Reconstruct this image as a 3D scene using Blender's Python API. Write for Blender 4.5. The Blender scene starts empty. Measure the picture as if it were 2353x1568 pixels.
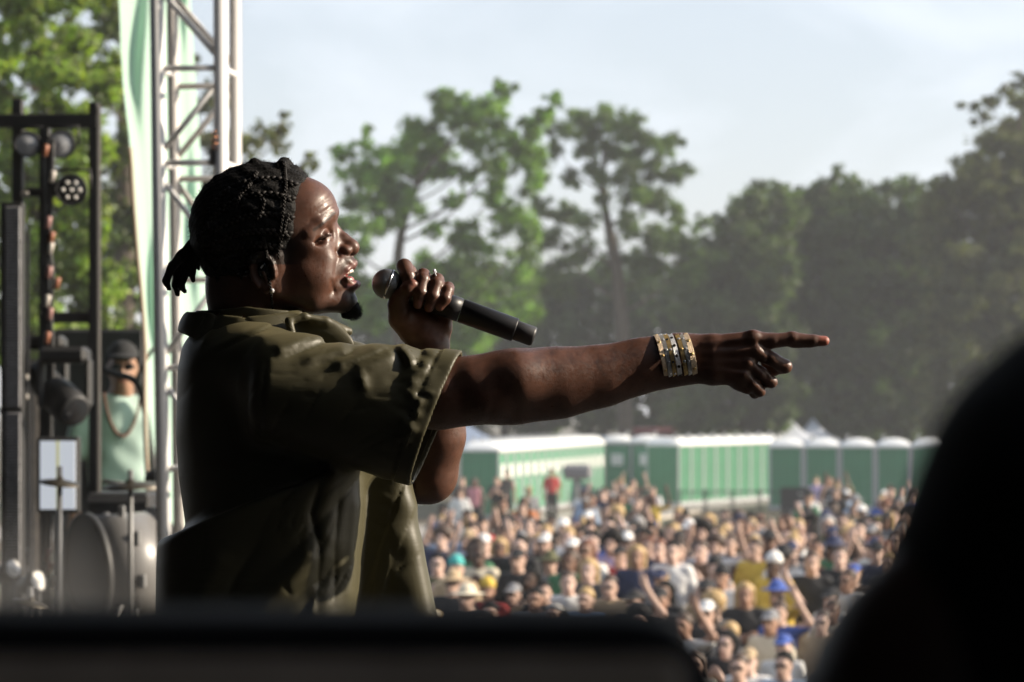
import bpy, bmesh, math, random
import numpy as np
from mathutils import Vector, Matrix

# ------------------------------------------------------------------ camera, sky, sun, exposure
SC = bpy.context.scene
COL = SC.collection
CAMZ, F, D0 = 4.15, 6536.0, 4.45          # eye height, focal length in layout units, focus distance
CX, HOR = 1176.5, 935.0
def at(u, v, y):                           # layout unit (u right, v down) at depth y -> world point
    return Vector(((u - CX) / F * y, y, CAMZ + (HOR - v) / F * y))

cam_d = bpy.data.cameras.new('camera')
cam = bpy.data.objects.new('camera', cam_d); COL.objects.link(cam)
cam.location = (0, 0, CAMZ); cam.rotation_euler = (math.radians(90), 0, 0)
cam_d.lens = 100; cam_d.sensor_width = 36; cam_d.shift_y = (HOR - 784) / 2353
cam_d.clip_start = 0.05; cam_d.clip_end = 4000
cam_d.dof.use_dof = True; cam_d.dof.focus_distance = 4.40; cam_d.dof.aperture_fstop = 8.2
SC.camera = cam

SUN_EL, SUN_AZ = math.radians(25), math.radians(-4)   # azimuth: from the right, a little behind the performer
sun_vec = Vector((math.cos(SUN_EL) * math.cos(SUN_AZ), -math.cos(SUN_EL) * math.sin(SUN_AZ), math.sin(SUN_EL)))
world = bpy.data.worlds.new('World'); SC.world = world; world.use_nodes = True
wn = world.node_tree.nodes; wl = world.node_tree.links
wn.clear()
wo = wn.new('ShaderNodeOutputWorld'); bg = wn.new('ShaderNodeBackground'); sky = wn.new('ShaderNodeTexSky')
sky.sky_type = 'NISHITA'; sky.sun_disc = False
sky.sun_elevation = SUN_EL
sky.sun_rotation = math.atan2(sun_vec.x, sun_vec.y)
sky.air_density = 1.0; sky.dust_density = 2.2; sky.ozone_density = 1.6; sky.altitude = 200
bg.inputs['Strength'].default_value = 0.084
# thin high cloud, the same all round the sky
tc = wn.new('ShaderNodeTexCoord'); mp = wn.new('ShaderNodeMapping'); mp.inputs['Scale'].default_value = (5.0, 5.0, 11.0)
nz = wn.new('ShaderNodeTexNoise'); nz.inputs['Scale'].default_value = 1.6; nz.inputs['Detail'].default_value = 6; nz.inputs['Roughness'].default_value = 0.55
nz.inputs['Distortion'].default_value = 0.5
cr = wn.new('ShaderNodeMapRange'); cr.inputs['From Min'].default_value = 0.42; cr.inputs['From Max'].default_value = 0.68
cr.inputs['To Min'].default_value = 0.44; cr.inputs['To Max'].default_value = 0.74
mx = wn.new('ShaderNodeMix'); mx.data_type = 'RGBA'
mx.inputs[7].default_value = (7.2, 7.8, 8.7, 1)
wl.new(tc.outputs['Generated'], mp.inputs['Vector']); wl.new(mp.outputs[0], nz.inputs['Vector'])
wl.new(nz.outputs['Fac'], cr.inputs['Value']); wl.new(cr.outputs[0], mx.inputs['Factor'])
wl.new(sky.outputs[0], mx.inputs[6]); wl.new(mx.outputs[2], bg.inputs['Color']); wl.new(bg.outputs[0], wo.inputs[0])

sun_d = bpy.data.lights.new('sun', 'SUN'); sun_d.energy = 5.0; sun_d.angle = math.radians(0.53); sun_d.color = (1.0, 0.87, 0.70)
sun = bpy.data.objects.new('sun', sun_d); COL.objects.link(sun); sun.location = (30, -5, 40)
sun.rotation_euler = sun_vec.to_track_quat('Z', 'Y').to_euler()
SC.view_settings.view_transform = 'Standard'; SC.view_settings.look = 'None'
SC.view_settings.exposure = 0.85; SC.view_settings.gamma = 1.0; SC.view_settings.use_curve_mapping = False
SC.render.engine = 'CYCLES'
cy = SC.cycles
cy.use_denoising = True
try: cy.denoiser = 'OPENIMAGEDENOISE'
except Exception: pass
cy.max_bounces = 6; cy.diffuse_bounces = 3; cy.glossy_bounces = 3; cy.transmission_bounces = 4; cy.volume_bounces = 0; cy.transparent_max_bounces = 6
cy.caustics_reflective = False; cy.caustics_refractive = False; cy.sample_clamp_indirect = 4

# ------------------------------------------------------------------ material helpers
MATS = {}
def mat(name, col=(.5, .5, .5), rough=.6, metal=0.0, spec=.5, noise=None, bump=None, emit=None, sheen=0, trans=0, attr=None, coat=0, sss=0, rvar=None):
    """noise=(scale, amount, detail): value variation; bump=(scale, strength, distance)."""
    if name in MATS: return MATS[name]
    m = bpy.data.materials.new(name); m.use_nodes = True; MATS[name] = m
    n = m.node_tree.nodes; l = m.node_tree.links
    b = n['Principled BSDF']
    b.inputs['Base Color'].default_value = (*col, 1); b.inputs['Roughness'].default_value = rough
    b.inputs['Metallic'].default_value = metal; b.inputs['Specular IOR Level'].default_value = spec
    if sheen: b.inputs['Sheen Weight'].default_value = sheen
    if coat: b.inputs['Coat Weight'].default_value = coat; b.inputs['Coat Roughness'].default_value = .15
    if sss:
        b.inputs['Subsurface Weight'].default_value = sss; b.inputs['Subsurface Radius'].default_value = (1, .35, .2); b.inputs['Subsurface Scale'].default_value = .006
    if emit:
        b.inputs['Emission Color'].default_value = (*emit[0], 1); b.inputs['Emission Strength'].default_value = emit[1]
    src = None
    if attr:
        a = n.new('ShaderNodeAttribute'); a.attribute_name = attr; src = a.outputs['Color']
    if noise or bump or rvar:
        t = n.new('ShaderNodeTexCoord')
    if noise:
        z = n.new('ShaderNodeTexNoise'); z.inputs['Scale'].default_value = noise[0]; z.inputs['Detail'].default_value = noise[2] if len(noise) > 2 else 4
        l.new(t.outputs['Object'], z.inputs['Vector'])
        r = n.new('ShaderNodeMapRange'); r.inputs['From Min'].default_value = .25; r.inputs['From Max'].default_value = .75
        r.inputs['To Min'].default_value = 1 - noise[1]; r.inputs['To Max'].default_value = 1 + noise[1]
        l.new(z.outputs['Fac'], r.inputs['Value'])
        mm = n.new('ShaderNodeMix'); mm.data_type = 'RGBA'; mm.blend_type = 'MULTIPLY'; mm.inputs['Factor'].default_value = 1
        if src: l.new(src, mm.inputs[6])
        else: mm.inputs[6].default_value = (*col, 1)
        l.new(r.outputs[0], mm.inputs[7]); src = mm.outputs[2]
    if src: l.new(src, b.inputs['Base Color'])
    if rvar:
        z = n.new('ShaderNodeTexNoise'); z.inputs['Scale'].default_value = rvar[0]; z.inputs['Detail'].default_value = 5
        l.new(t.outputs['Object'], z.inputs['Vector'])
        r = n.new('ShaderNodeMapRange'); r.inputs['From Min'].default_value = .3; r.inputs['From Max'].default_value = .7
        r.inputs['To Min'].default_value = rough - rvar[1]; r.inputs['To Max'].default_value = rough + rvar[1]
        l.new(z.outputs['Fac'], r.inputs['Value']); l.new(r.outputs[0], b.inputs['Roughness'])
    if bump:
        z = n.new('ShaderNodeTexNoise'); z.inputs['Scale'].default_value = bump[0]; z.inputs['Detail'].default_value = 6
        l.new(t.outputs['Object'], z.inputs['Vector'])
        k = n.new('ShaderNodeBump'); k.inputs['Strength'].default_value = bump[1]; k.inputs['Distance'].default_value = bump[2]
        l.new(z.outputs['Fac'], k.inputs['Height']); l.new(k.outputs[0], b.inputs['Normal'])
    return m

# ------------------------------------------------------------------ object helpers
def tag(o, label=None, cat=None, group=None, kind=None):
    if label: o['label'] = label
    if cat: o['category'] = cat
    if group: o['group'] = group
    if kind: o['kind'] = kind
    return o
def empty(name, loc=(0, 0, 0), rz=0):
    o = bpy.data.objects.new(name, None); COL.objects.link(o); o.location = loc; o.rotation_euler = (0, 0, rz)
    o.empty_display_size = .1
    return o
def obj(name, me, m=None, parent=None, loc=None, rot=None):
    o = bpy.data.objects.new(name, me); COL.objects.link(o)
    if m is not None and not me.materials: me.materials.append(m)
    if parent is not None: o.parent = parent
    if loc is not None: o.location = loc
    if rot is not None: o.rotation_euler = rot
    return o
def mesh_np(name, V, Q, smooth=True, col=None):
    me = bpy.data.meshes.new(name)
    V = np.asarray(V, np.float32); Q = np.asarray(Q, np.int32); k = Q.shape[1]
    me.vertices.add(len(V)); me.vertices.foreach_set('co', V.ravel())
    me.loops.add(Q.size); me.loops.foreach_set('vertex_index', Q.ravel())
    me.polygons.add(len(Q)); me.polygons.foreach_set('loop_start', np.arange(0, Q.size, k, dtype=np.int32))
    me.polygons.foreach_set('use_smooth', np.full(len(Q), smooth, dtype=bool))
    me.update(calc_edges=True)
    if col is not None:
        a = me.color_attributes.new('col', 'FLOAT_COLOR', 'POINT')
        c = np.ones((len(V), 4), np.float32); c[:, :3] = col
        a.data.foreach_set('color', c.ravel())
    me.validate()
    return me
class MB:                                   # collects simple shapes into one mesh
    def __init__(s): s.v = []; s.f = []; s.sm = []
    def add(s, vs, fs, smooth=False):
        o = len(s.v); s.v += [tuple(v) for v in vs]; s.f += [tuple(i + o for i in f) for f in fs]; s.sm += [smooth] * len(fs); return s
    def box(s, c, d, R=None, bev=0):
        c = Vector(c); hx, hy, hz = d[0] / 2, d[1] / 2, d[2] / 2
        if bev <= 0:
            vs = [Vector((x, y, z)) for x in (-hx, hx) for y in (-hy, hy) for z in (-hz, hz)]
            fs = [(0, 1, 3, 2), (4, 6, 7, 5), (0, 4, 5, 1), (2, 3, 7, 6), (0, 2, 6, 4), (1, 5, 7, 3)]
        else:
            b = bev; vs = []; idx = {}
            for ix in (-1, 1):
                for iy in (-1, 1):
                    for iz in (-1, 1):
                        for ax in range(3):
                            p = [ix * (hx - b), iy * (hy - b), iz * (hz - b)]
                            p[ax] = (ix * hx, iy * hy, iz * hz)[ax]
                            idx[(ix, iy, iz, ax)] = len(vs); vs.append(Vector(p))
            fs = []
            for ax in range(3):
                a1, a2 = (ax + 1) % 3, (ax + 2) % 3
                for sg in (-1, 1):
                    q = []
                    for (p, r) in ((-1, -1), (1, -1), (1, 1), (-1, 1)):
                        k = [0, 0, 0]; k[ax] = sg; k[a1] = p; k[a2] = r; q.append(idx[(*k, ax)])
                    fs.append(tuple(q) if sg > 0 else tuple(reversed(q)))
                for p in (-1, 1):            # edge bevels, along axis ax
                    for r in (-1, 1):
                        k0 = [0, 0, 0]; k0[a1] = p; k0[a2] = r
                        k0[ax] = -1; kA = tuple(k0); k0[ax] = 1; kB = tuple(k0)
                        q = (idx[(*kA, a1)], idx[(*kB, a1)], idx[(*kB, a2)], idx[(*kA, a2)])
                        fs.append(q if p * r < 0 else tuple(reversed(q)))
            for ix in (-1, 1):
                for iy in (-1, 1):
                    for iz in (-1, 1):
                        q = tuple(idx[(ix, iy, iz, a)] for a in range(3)); fs.append(q if ix * iy * iz > 0 else tuple(reversed(q)))
        if R is not None: vs = [R @ v for v in vs]
        return s.add([v + c for v in vs], fs)
    def tube(s, pts, r, seg=8, closed=False, cap=True):
        pts = [Vector(p) for p in pts]; n = len(pts)
        rs = r if isinstance(r, (list, tuple)) else [r] * n
        vs = []; prev = None
        for i, p in enumerate(pts):
            if closed: t = pts[(i + 1) % n] - pts[i - 1]
            else: t = pts[min(i + 1, n - 1)] - pts[max(i - 1, 0)]
            t.normalize()
            if prev is None:
                a = Vector((0, 0, 1)) if abs(t.z) < .9 else Vector((1, 0, 0)); x = t.cross(a).normalized()
            else: x = (prev - t * prev.dot(t)).normalized()
            prev = x; y = t.cross(x)
            vs += [p + (x * math.cos(2 * math.pi * k / seg) + y * math.sin(2 * math.pi * k / seg)) * rs[i] for k in range(seg)]
        fs = []
        for i in range(n if closed else n - 1):
            j = (i + 1) % n
            for k in range(seg): fs.append((i * seg + k, i * seg + (k + 1) % seg, j * seg + (k + 1) % seg, j * seg + k))
        s.add(vs, fs, True)
        if cap and not closed:
            o = len(s.v) - len(vs)
            s.f.append(tuple(o + k for k in reversed(range(seg)))); s.sm.append(False)
            s.f.append(tuple(o + (n - 1) * seg + k for k in range(seg))); s.sm.append(False)
        return s
    def lathe(s, prof, org, axis, seg=24, cap=True):
        """prof: list of (distance along axis, radius)"""
        org = Vector(org); ax = Vector(axis).normalized()
        a = Vector((0, 0, 1)) if abs(ax.z) < .9 else Vector((1, 0, 0)); x = ax.cross(a).normalized(); y = ax.cross(x)
        vs = [org + ax * d + (x * math.cos(2 * math.pi * k / seg) + y * math.sin(2 * math.pi * k / seg)) * max(r, 1e-5) for d, r in prof for k in range(seg)]
        fs = [(i * seg + k, i * seg + (k + 1) % seg, (i + 1) * seg + (k + 1) % seg, (i + 1) * seg + k) for i in range(len(prof) - 1) for k in range(seg)]
        s.add(vs, fs, True)
        if cap:
            o = len(s.v) - len(vs)
            s.f.append(tuple(o + k for k in reversed(range(seg)))); s.sm.append(False)
            s.f.append(tuple(o + (len(prof) - 1) * seg + k for k in range(seg))); s.sm.append(False)
        return s
    def ball(s, c, r, seg=10, rings=6):
        r3 = r if isinstance(r, (tuple, list)) else (r, r, r)
        vs = []; fs = []
        for i in range(rings + 1):
            t = math.pi * i / rings
            for k in range(seg):
                p = 2 * math.pi * k / seg
                vs.append((c[0] + r3[0] * math.sin(t) * math.cos(p), c[1] + r3[1] * math.sin(t) * math.sin(p), c[2] + r3[2] * math.cos(t)))
        for i in range(rings):
            for k in range(seg): fs.append((i * seg + k, (i + 1) * seg + k, (i + 1) * seg + (k + 1) % seg, i * seg + (k + 1) % seg))
        return s.add(vs, fs, True)
    def mesh(s, name='mesh'):
        me = bpy.data.meshes.new(name); me.from_pydata(s.v, [], s.f)
        me.polygons.foreach_set('use_smooth', s.sm); me.update()
        return me
    def build(s, name, m, parent=None, loc=None, rot=None):
        return obj(name, s.mesh(name), m, parent, loc, rot)
def smooth_path(pts, n=8):                    # Catmull-Rom
    P = [Vector(p) for p in pts]; P = [2 * P[0] - P[1]] + P + [2 * P[-1] - P[-2]]; out = []
    for i in range(1, len(P) - 2):
        for k in range(n):
            t = k / n; a, b, c, d = P[i - 1], P[i], P[i + 1], P[i + 2]
            out.append(.5 * ((2 * b) + (c - a) * t + (2 * a - 5 * b + 4 * c - d) * t * t + (3 * b - a - 3 * c + d) * t ** 3))
    out.append(P[-2]); return out

# ------------------------------------------------------------------ organic surfaces: blended distance fields, meshed sparsely
def smin(a, b, k):
    h = np.maximum(k - np.abs(a - b), 0) / k
    return np.minimum(a, b) - h * h * k * .25
def smax(a, b, k): return -smin(-a, -b, k)
def s_ball(P, c, r): return np.linalg.norm(P - np.asarray(c, np.float32), axis=1) - r
def s_ell(P, c, r, rot=0, M=None):
    """ellipsoid; r = (right, depth, up); rot: degrees counter-clockwise about the depth axis"""
    q = P - np.asarray(c, np.float32)
    if rot:
        a = math.radians(rot); ca, sa = math.cos(a), math.sin(a)
        q = np.stack([q[:, 0] * ca + q[:, 2] * sa, q[:, 1], -q[:, 0] * sa + q[:, 2] * ca], 1)
    r = np.asarray(r, np.float32)
    k0 = np.sqrt(((q / r) ** 2).sum(1)); k1 = np.sqrt(((q / (r * r)) ** 2).sum(1)) + 1e-9
    return k0 * (k0 - 1) / k1
def s_cap(P, a, b, ra, rb):
    a = np.asarray(a, np.float32); b = np.asarray(b, np.float32); d = b - a
    t = np.clip(((P - a) @ d) / max(float(d @ d), 1e-9), 0, 1)
    return np.sqrt((((P - a) - t[:, None] * d) ** 2).sum(1)) - (ra + (rb - ra) * t)
def s_chain(P, pts, rs, k=.4):
    f = None
    for i in range(len(pts) - 1):
        g = s_cap(P, pts[i], pts[i + 1], rs[i], rs[i + 1]); f = g if f is None else smin(f, g, k)
    return f
def near(P, lo, hi, fn, far=None):
    """evaluate fn only for points inside the box, elsewhere the distance to the box"""
    lo = np.asarray(lo, np.float32); hi = np.asarray(hi, np.float32)
    d = np.sqrt((np.maximum(np.maximum(lo - P, P - hi), 0) ** 2).sum(1))
    f = (d + 3.0).astype(np.float32); m = d <= 0
    if m.any(): f[m] = np.minimum(fn(P[m]), 3.0)
    return f
def line2(U, pts):
    """distance of 2-D points to a polyline, and the running share along it"""
    best = None; tt = None; n = len(pts) - 1
    for i in range(n):
        a = np.asarray(pts[i], np.float32); d = np.asarray(pts[i + 1], np.float32) - a
        t = np.clip(((U - a) @ d) / max(float(d @ d), 1e-9), 0, 1)
        e = np.sqrt((((U - a) - t[:, None] * d) ** 2).sum(1))
        if best is None: best, tt = e, (i + t) / n
        else:
            m = e < best; best = np.where(m, e, best); tt = np.where(m, (i + t) / n, tt)
    return best, tt
class Relief:
    """folds drawn as lines (points, width, height), baked once into a height grid"""
    def __init__(s, lines, step, end=4, soft=.25, crease=False):
        s.crease = crease
        al = np.array([p for L_ in lines for p in L_[0]], float); w = max(L_[1] for L_ in lines) * 2.6
        s.lo = al.min(0) - w; s.n = np.ceil((al.max(0) + w - s.lo) / step).astype(int) + 2; s.step = step
        X, Y = np.meshgrid(np.arange(s.n[0]), np.arange(s.n[1]), indexing='ij')
        U = (s.lo + np.stack([X, Y], -1).reshape(-1, 2) * step).astype(np.float32); H = np.zeros(len(U), np.float32)
        for pts, wd, a in lines:
            p = np.array(pts, float); m = ((U > p.min(0) - wd * 2.6) & (U < p.max(0) + wd * 2.6)).all(1)
            d, t = line2(U[m], pts); H[m] += a * (np.exp(-(d / wd) ** 2) if a > 0 or not s.crease else np.exp(-d / (.55 * wd))) * np.clip(np.minimum(t, 1 - t) * end + soft, 0, 1)
        s.H = H.reshape(s.n)
    def __call__(s, U):
        q = (U - s.lo) / s.step; q = np.clip(q, 0, np.array(s.n) - 1.001); i = q.astype(int); f = (q - i).astype(np.float32)
        H = s.H; x, y = i[:, 0], i[:, 1]; fx, fy = f[:, 0], f[:, 1]
        return (H[x, y] * (1 - fx) + H[x + 1, y] * fx) * (1 - fy) + (H[x, y + 1] * (1 - fx) + H[x + 1, y + 1] * fx) * fy
def surface(fn, lo, hi, h, blk=8, slack=1.45):
    """fn: points (N,3) -> signed distance. Sparse surface nets with voxel h."""
    lo = np.asarray(lo, float); hi = np.asarray(hi, float); B = blk * h
    nb = np.ceil((hi - lo) / B).astype(int)
    g = np.stack(np.meshgrid(*[np.arange(k) for k in nb], indexing='ij'), -1).reshape(-1, 3)
    keep = []
    for s in range(0, len(g), 200000):
        f = fn((lo + (g[s:s + 200000] + .5) * B).astype(np.float32)); keep.append(np.abs(f) < .87 * B * slack)
    g = g[np.concatenate(keep)]
    N = nb * blk + 2; st = np.array([N[1] * N[2], N[2], 1], np.int64)
    loc = np.stack(np.meshgrid(*[np.arange(blk + 1)] * 3, indexing='ij'), -1).reshape(-1, 3); n1 = blk + 1
    corner = np.array([[i, j, k] for i in (0, 1) for j in (0, 1) for k in (0, 1)])
    edges = [(a, b) for a in range(8) for b in range(a + 1, 8) if np.abs(corner[a] - corner[b]).sum() == 1]
    keys = []; verts = []; quads = []
    for s in range(0, len(g), 350):
        gb = g[s:s + 350]
        gi = gb[:, None, :] * blk + loc[None]
        f = fn((lo + gi.reshape(-1, 3) * h).astype(np.float32)).reshape(len(gb), n1, n1, n1)
        neg = f < 0
        c8 = [neg[:, i:i + blk, j:j + blk, k:k + blk] for i, j, k in corner]
        cnt = sum(c.astype(np.int8) for c in c8); act = (cnt > 0) & (cnt < 8)
        ib, ix, iy, iz = np.nonzero(act)
        if len(ib) == 0: continue
        fv = np.stack([f[ib, ix + i, iy + j, iz + k] for i, j, k in corner], 1)
        acc = np.zeros((len(ib), 3)); num = np.zeros(len(ib))
        for a, b in edges:
            m = (fv[:, a] < 0) != (fv[:, b] < 0)
            t = np.where(m, fv[:, a] / np.where(m, fv[:, a] - fv[:, b], 1), 0)
            acc += np.where(m[:, None], corner[a] + t[:, None] * (corner[b] - corner[a]), 0); num += m
        cell = gb[ib] * blk + np.stack([ix, iy, iz], 1)
        verts.append(lo + (cell + acc / num[:, None]) * h); keys.append((cell + 1) @ st)
        for ax in range(3):
            d = [0, 0, 0]; d[ax] = 1
            n0 = neg[:, :blk, :blk, :blk]; n2 = neg[:, d[0]:d[0] + blk, d[1]:d[1] + blk, d[2]:d[2] + blk]
            jb, jx, jy, jz = np.nonzero(n0 != n2)
            if len(jb) == 0: continue
            base = (gb[jb] * blk + np.stack([jx, jy, jz], 1) + 1) @ st
            s1, s2 = st[(ax + 1) % 3], st[(ax + 2) % 3]
            q = np.stack([base, base - s1, base - s1 - s2, base - s2], 1)
            flip = ~n0[jb, jx, jy, jz]
            q[flip] = q[flip][:, ::-1]; quads.append(q)
    K = np.concatenate(keys); V = np.concatenate(verts); Q = np.concatenate(quads)
    o = np.argsort(K); K = K[o]; V = V[o]
    I = np.searchsorted(K, Q); I = np.clip(I, 0, len(K) - 1); ok = (K[I] == Q).all(1)
    return V, I[ok]
def relax(V, Q, n=1, lam=.5):
    e = np.concatenate([Q[:, [0, 1]], Q[:, [1, 2]], Q[:, [2, 3]], Q[:, [3, 0]]])
    for _ in range(n):
        s = np.zeros_like(V); c = np.zeros(len(V))
        for a, b in ((0, 1), (1, 0)):
            for k in range(3): s[:, k] += np.bincount(e[:, a], V[e[:, b], k], len(V))
            c += np.bincount(e[:, a], None, len(V))
        V = V + lam * (s / np.maximum(c, 1)[:, None] - V)
    return V
# ------------------------------------------------------------------ the performer (built in centimetres round his own middle plane)
PXC = F / (D0 * 100)                        # layout units per cm in his plane
STAGE_Z = 2.74
def L(u, v, c=0):                           # c: cm towards the camera
    y = D0 * 100 - c
    return np.array([(u - CX) / F * y, -c, (HOR - v) / F * y], np.float32)
class Crop:                                 # a reading grid over a detail of the figure
    def __init__(s, ox, oy, sc): s.o = (ox, oy); s.s = sc; s.cm = .94118 / sc / PXC
    def d(s, x, y): return ((s.o[0] + x / s.s) * .94118, (s.o[1] + y / s.s) * .94118)
    def __call__(s, x, y, c=0): u, v = s.d(x, y); return L(u, v, c * s.cm)
Z1 = Crop(380, 370, 3.6464); ZM = Crop(880, 600, 5.1152); ZH = Crop(1540, 770, 4.525); ZS = Crop(640, 780, 3.564)
def UV(P):                                  # where a point of the figure stands in the layout
    y = D0 * 100 + P[:, 1]
    return np.stack([CX + P[:, 0] / y * F, HOR - P[:, 2] / y * F], 1)
def UVc(P, crop):
    w = UV(P) / .94118
    return np.stack([(w[:, 0] - crop.o[0]) * crop.s, (w[:, 1] - crop.o[1]) * crop.s], 1)
cm1 = Z1.cm
def E1(P, x, y, c, rx, ry, rc, rot=0): return s_ell(P, Z1(x, y, c), (rx * cm1, rc * cm1, ry * cm1), rot)
def C1(P, pts, rs, k=20): return s_chain(P, [Z1(*p) for p in pts], [r * cm1 for r in rs], k * cm1)

FACE_FOLDS = Relief((([(1640, 920), (1610, 990), (1598, 1070), (1590, 1130)], 17, 7),
                      ([(1560, 1130), (1572, 1200), (1592, 1270)], 16, 9),
                      ([(1390, 505), (1470, 440), (1530, 395), (1550, 350)], 11, 5.5),
                      ([(1395, 550), (1460, 505), (1520, 455), (1590, 430)], 12, 7.0),
                      ([(1440, 575), (1500, 535), (1560, 490), (1625, 480)], 11, 6.5),
                      ([(1390, 590), (1360, 640)], 10, 3),
                      ([(1360, 795), (1400, 812), (1425, 806)], 8, 4.5),
                      ([(1380, 850), (1420, 832), (1450, 835)], 8, 4),
                      ([(1400, 872), (1450, 855), (1510, 850)], 9, 4),
                      ([(1560, 700), (1545, 735)], 10, 5)), 2.5, 5, 0)
def head(P0):
    P = P0.copy(); P[:, 1] = -np.abs(P[:, 1])          # symmetrical about the middle plane
    k = cm1
    f = E1(P, 975, 640, 0, 610, 490, 425)
    f = smin(f, E1(P, 1340, 520, 0, 275, 270, 330), 90 * k)               # forehead
    f = smin(f, E1(P, 1360, 860, 0, 285, 330, 325), 70 * k)               # middle of the face
    f = smin(f, C1(P, [(1070, 940, 318), (1060, 1225, 285)], [95, 95]), 60 * k)
    f = smin(f, C1(P, [(1060, 1225, 280), (1400, 1330, 195), (1660, 1335, 70)], [95, 92, 95], 60), 60 * k)
    f = smin(f, E1(P, 1365, 1110, 200, 225, 250, 150), 60 * k)            # cheek
    f = smin(f, E1(P, 1235, 1070, 235, 210, 270, 118), 70 * k)
    f = smin(f, E1(P, 1230, 800, 250, 200, 200, 100), 80 * k)             # temple
    f = smin(f, E1(P, 1688, 1335, 0, 110, 108, 110), 60 * k)              # chin
    f = smin(f, E1(P, 1560, 1030, 0, 185, 190, 205), 60 * k)              # muzzle
    f = smin(f, E1(P, 1365, 850, 250, 160, 95, 90, 12), 80 * k)           # cheekbone
    f = smin(f, E1(P, 1490, 1085, 140, 130, 160, 110), 60 * k)
    f = smin(f, E1(P, 1478, 960, 190, 110, 118, 100), 60 * k)             # cheek apple
    f = smin(f, C1(P, [(1570, 535, 30), (1545, 560, 130), (1455, 640, 255), (1350, 730, 320)], [52, 56, 56, 42]), 45 * k)   # brow
    # eye socket, ball, lids
    f = smax(f, -E1(P, 1545, 728, 215, 65, 48, 75, 25), 55 * k)
    f = smax(f, -E1(P, 1460, 800, 300, 60, 30, 32, 25), 50 * k)
    lid = s_ball(P, Z1(1483, 768, 190), 80 * k)
    f = smin(f, lid, 18 * k)
    f = smin(f, C1(P, [(1425, 812, 235), (1500, 815, 238), (1565, 770, 190)], [14, 17, 12]), 22 * k)        # lower lid
    f = smin(f, C1(P, [(1420, 800, 240), (1470, 762, 258), (1530, 735, 240), (1562, 735, 195)], [13, 15, 15, 10]), 14 * k)   # upper lid edge
    f = smax(f, -C1(P, [(1432, 806, 255), (1490, 782, 266), (1552, 750, 232)], [4, 7, 5]), 5 * k)
    f = smin(f, s_ball(P, Z1(1490, 775, 180), 73.5 * k), 3 * k)
    # nose
    f = smin(f, C1(P, [(1590, 700, 0), (1604, 712, 0), (1677, 782, 0), (1746, 856, 0)], [46, 48, 54, 60]), 40 * k)
    f = smin(f, E1(P, 1610, 850, 0, 85, 90, 95), 50 * k)
    f = smin(f, s_ball(P, Z1(1737, 855, 0), 73 * k), 35 * k)
    f = smin(f, E1(P, 1688, 880, 80, 60, 46, 50, -10), 18 * k)
    f = smax(f, -E1(P, 1728, 928, 40, 36, 22, 20, -20), 12 * k)
    f = smax(f, -C1(P, [(1650, 845, 150), (1622, 890, 150), (1632, 925, 140)], [14, 17, 12]), 25 * k)   # crease round the wing of the nose
    # mouth
    f = smin(f, E1(P, 1700, 975, 0, 82, 52, 120, -20), 35 * k)
    f = smin(f, C1(P, [(1700, 1140, 140), (1745, 1200, 70), (1755, 1205, 0)], [26, 40, 40]), 35 * k)
    f = smin(f, E1(P, 1570, 1215, 0, 175, 130, 185), 50 * k)
    f = smax(f, -E1(P, 1745, 1098, 0, 120, 47, 108, 24), 14 * k)
    f = smin(f, C1(P, [(1640, 1118, 140), (1700, 1056, 118), (1752, 1012, 62), (1768, 990, 16), (1768, 992, 0)], [12, 22, 28, 29, 28]), 16 * k)
    f = smin(f, C1(P, [(1640, 1132, 140), (1698, 1188, 118), (1768, 1188, 66), (1793, 1182, 0)], [14, 26, 34, 37]), 16 * k)
    f = smin(f, E1(P, 1690, 1150, 0, 80, 34, 78, 15), 6 * k)               # tongue
    # ear
    e = E1(P, 955, 1075, 400, 100, 165, 26, 8)
    e = smax(e, -E1(P, 962, 1070, 428, 68, 120, 28, 8), 12 * k)
    rim = [(955 + 102 * math.cos(t) - 18 * math.sin(t), 1070 - 160 * math.sin(t), 418 + 10 * math.cos(t)) for t in np.linspace(-.3, 4.1, 12)]
    e = smin(e, C1(P, rim, [20] * 12), 12 * k)
    e = smin(e, E1(P, 985, 1228, 408, 44, 42, 20), 14 * k)
    e = smin(e, E1(P, 1052, 1100, 395, 26, 40, 22), 14 * k)
    e = smin(e, C1(P, [(930, 990, 415), (960, 1080, 425), (990, 1170, 415)], [13, 15, 13]), 16 * k)
    f = smin(f, e, 22 * k)
    # neck
    f = smin(f, E1(P, 1330, 1330, 0, 260, 120, 190, -5), 70 * k)
    f = smin(f, s_ell(P, Z1(860, 1250, 0), (415 * k, 330 * k, 560 * k), 8), 80 * k)
    # folds of the face, drawn along their run
    U = UVc(P, Z1)
    f = f + FACE_FOLDS(U) * k
    return f

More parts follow.
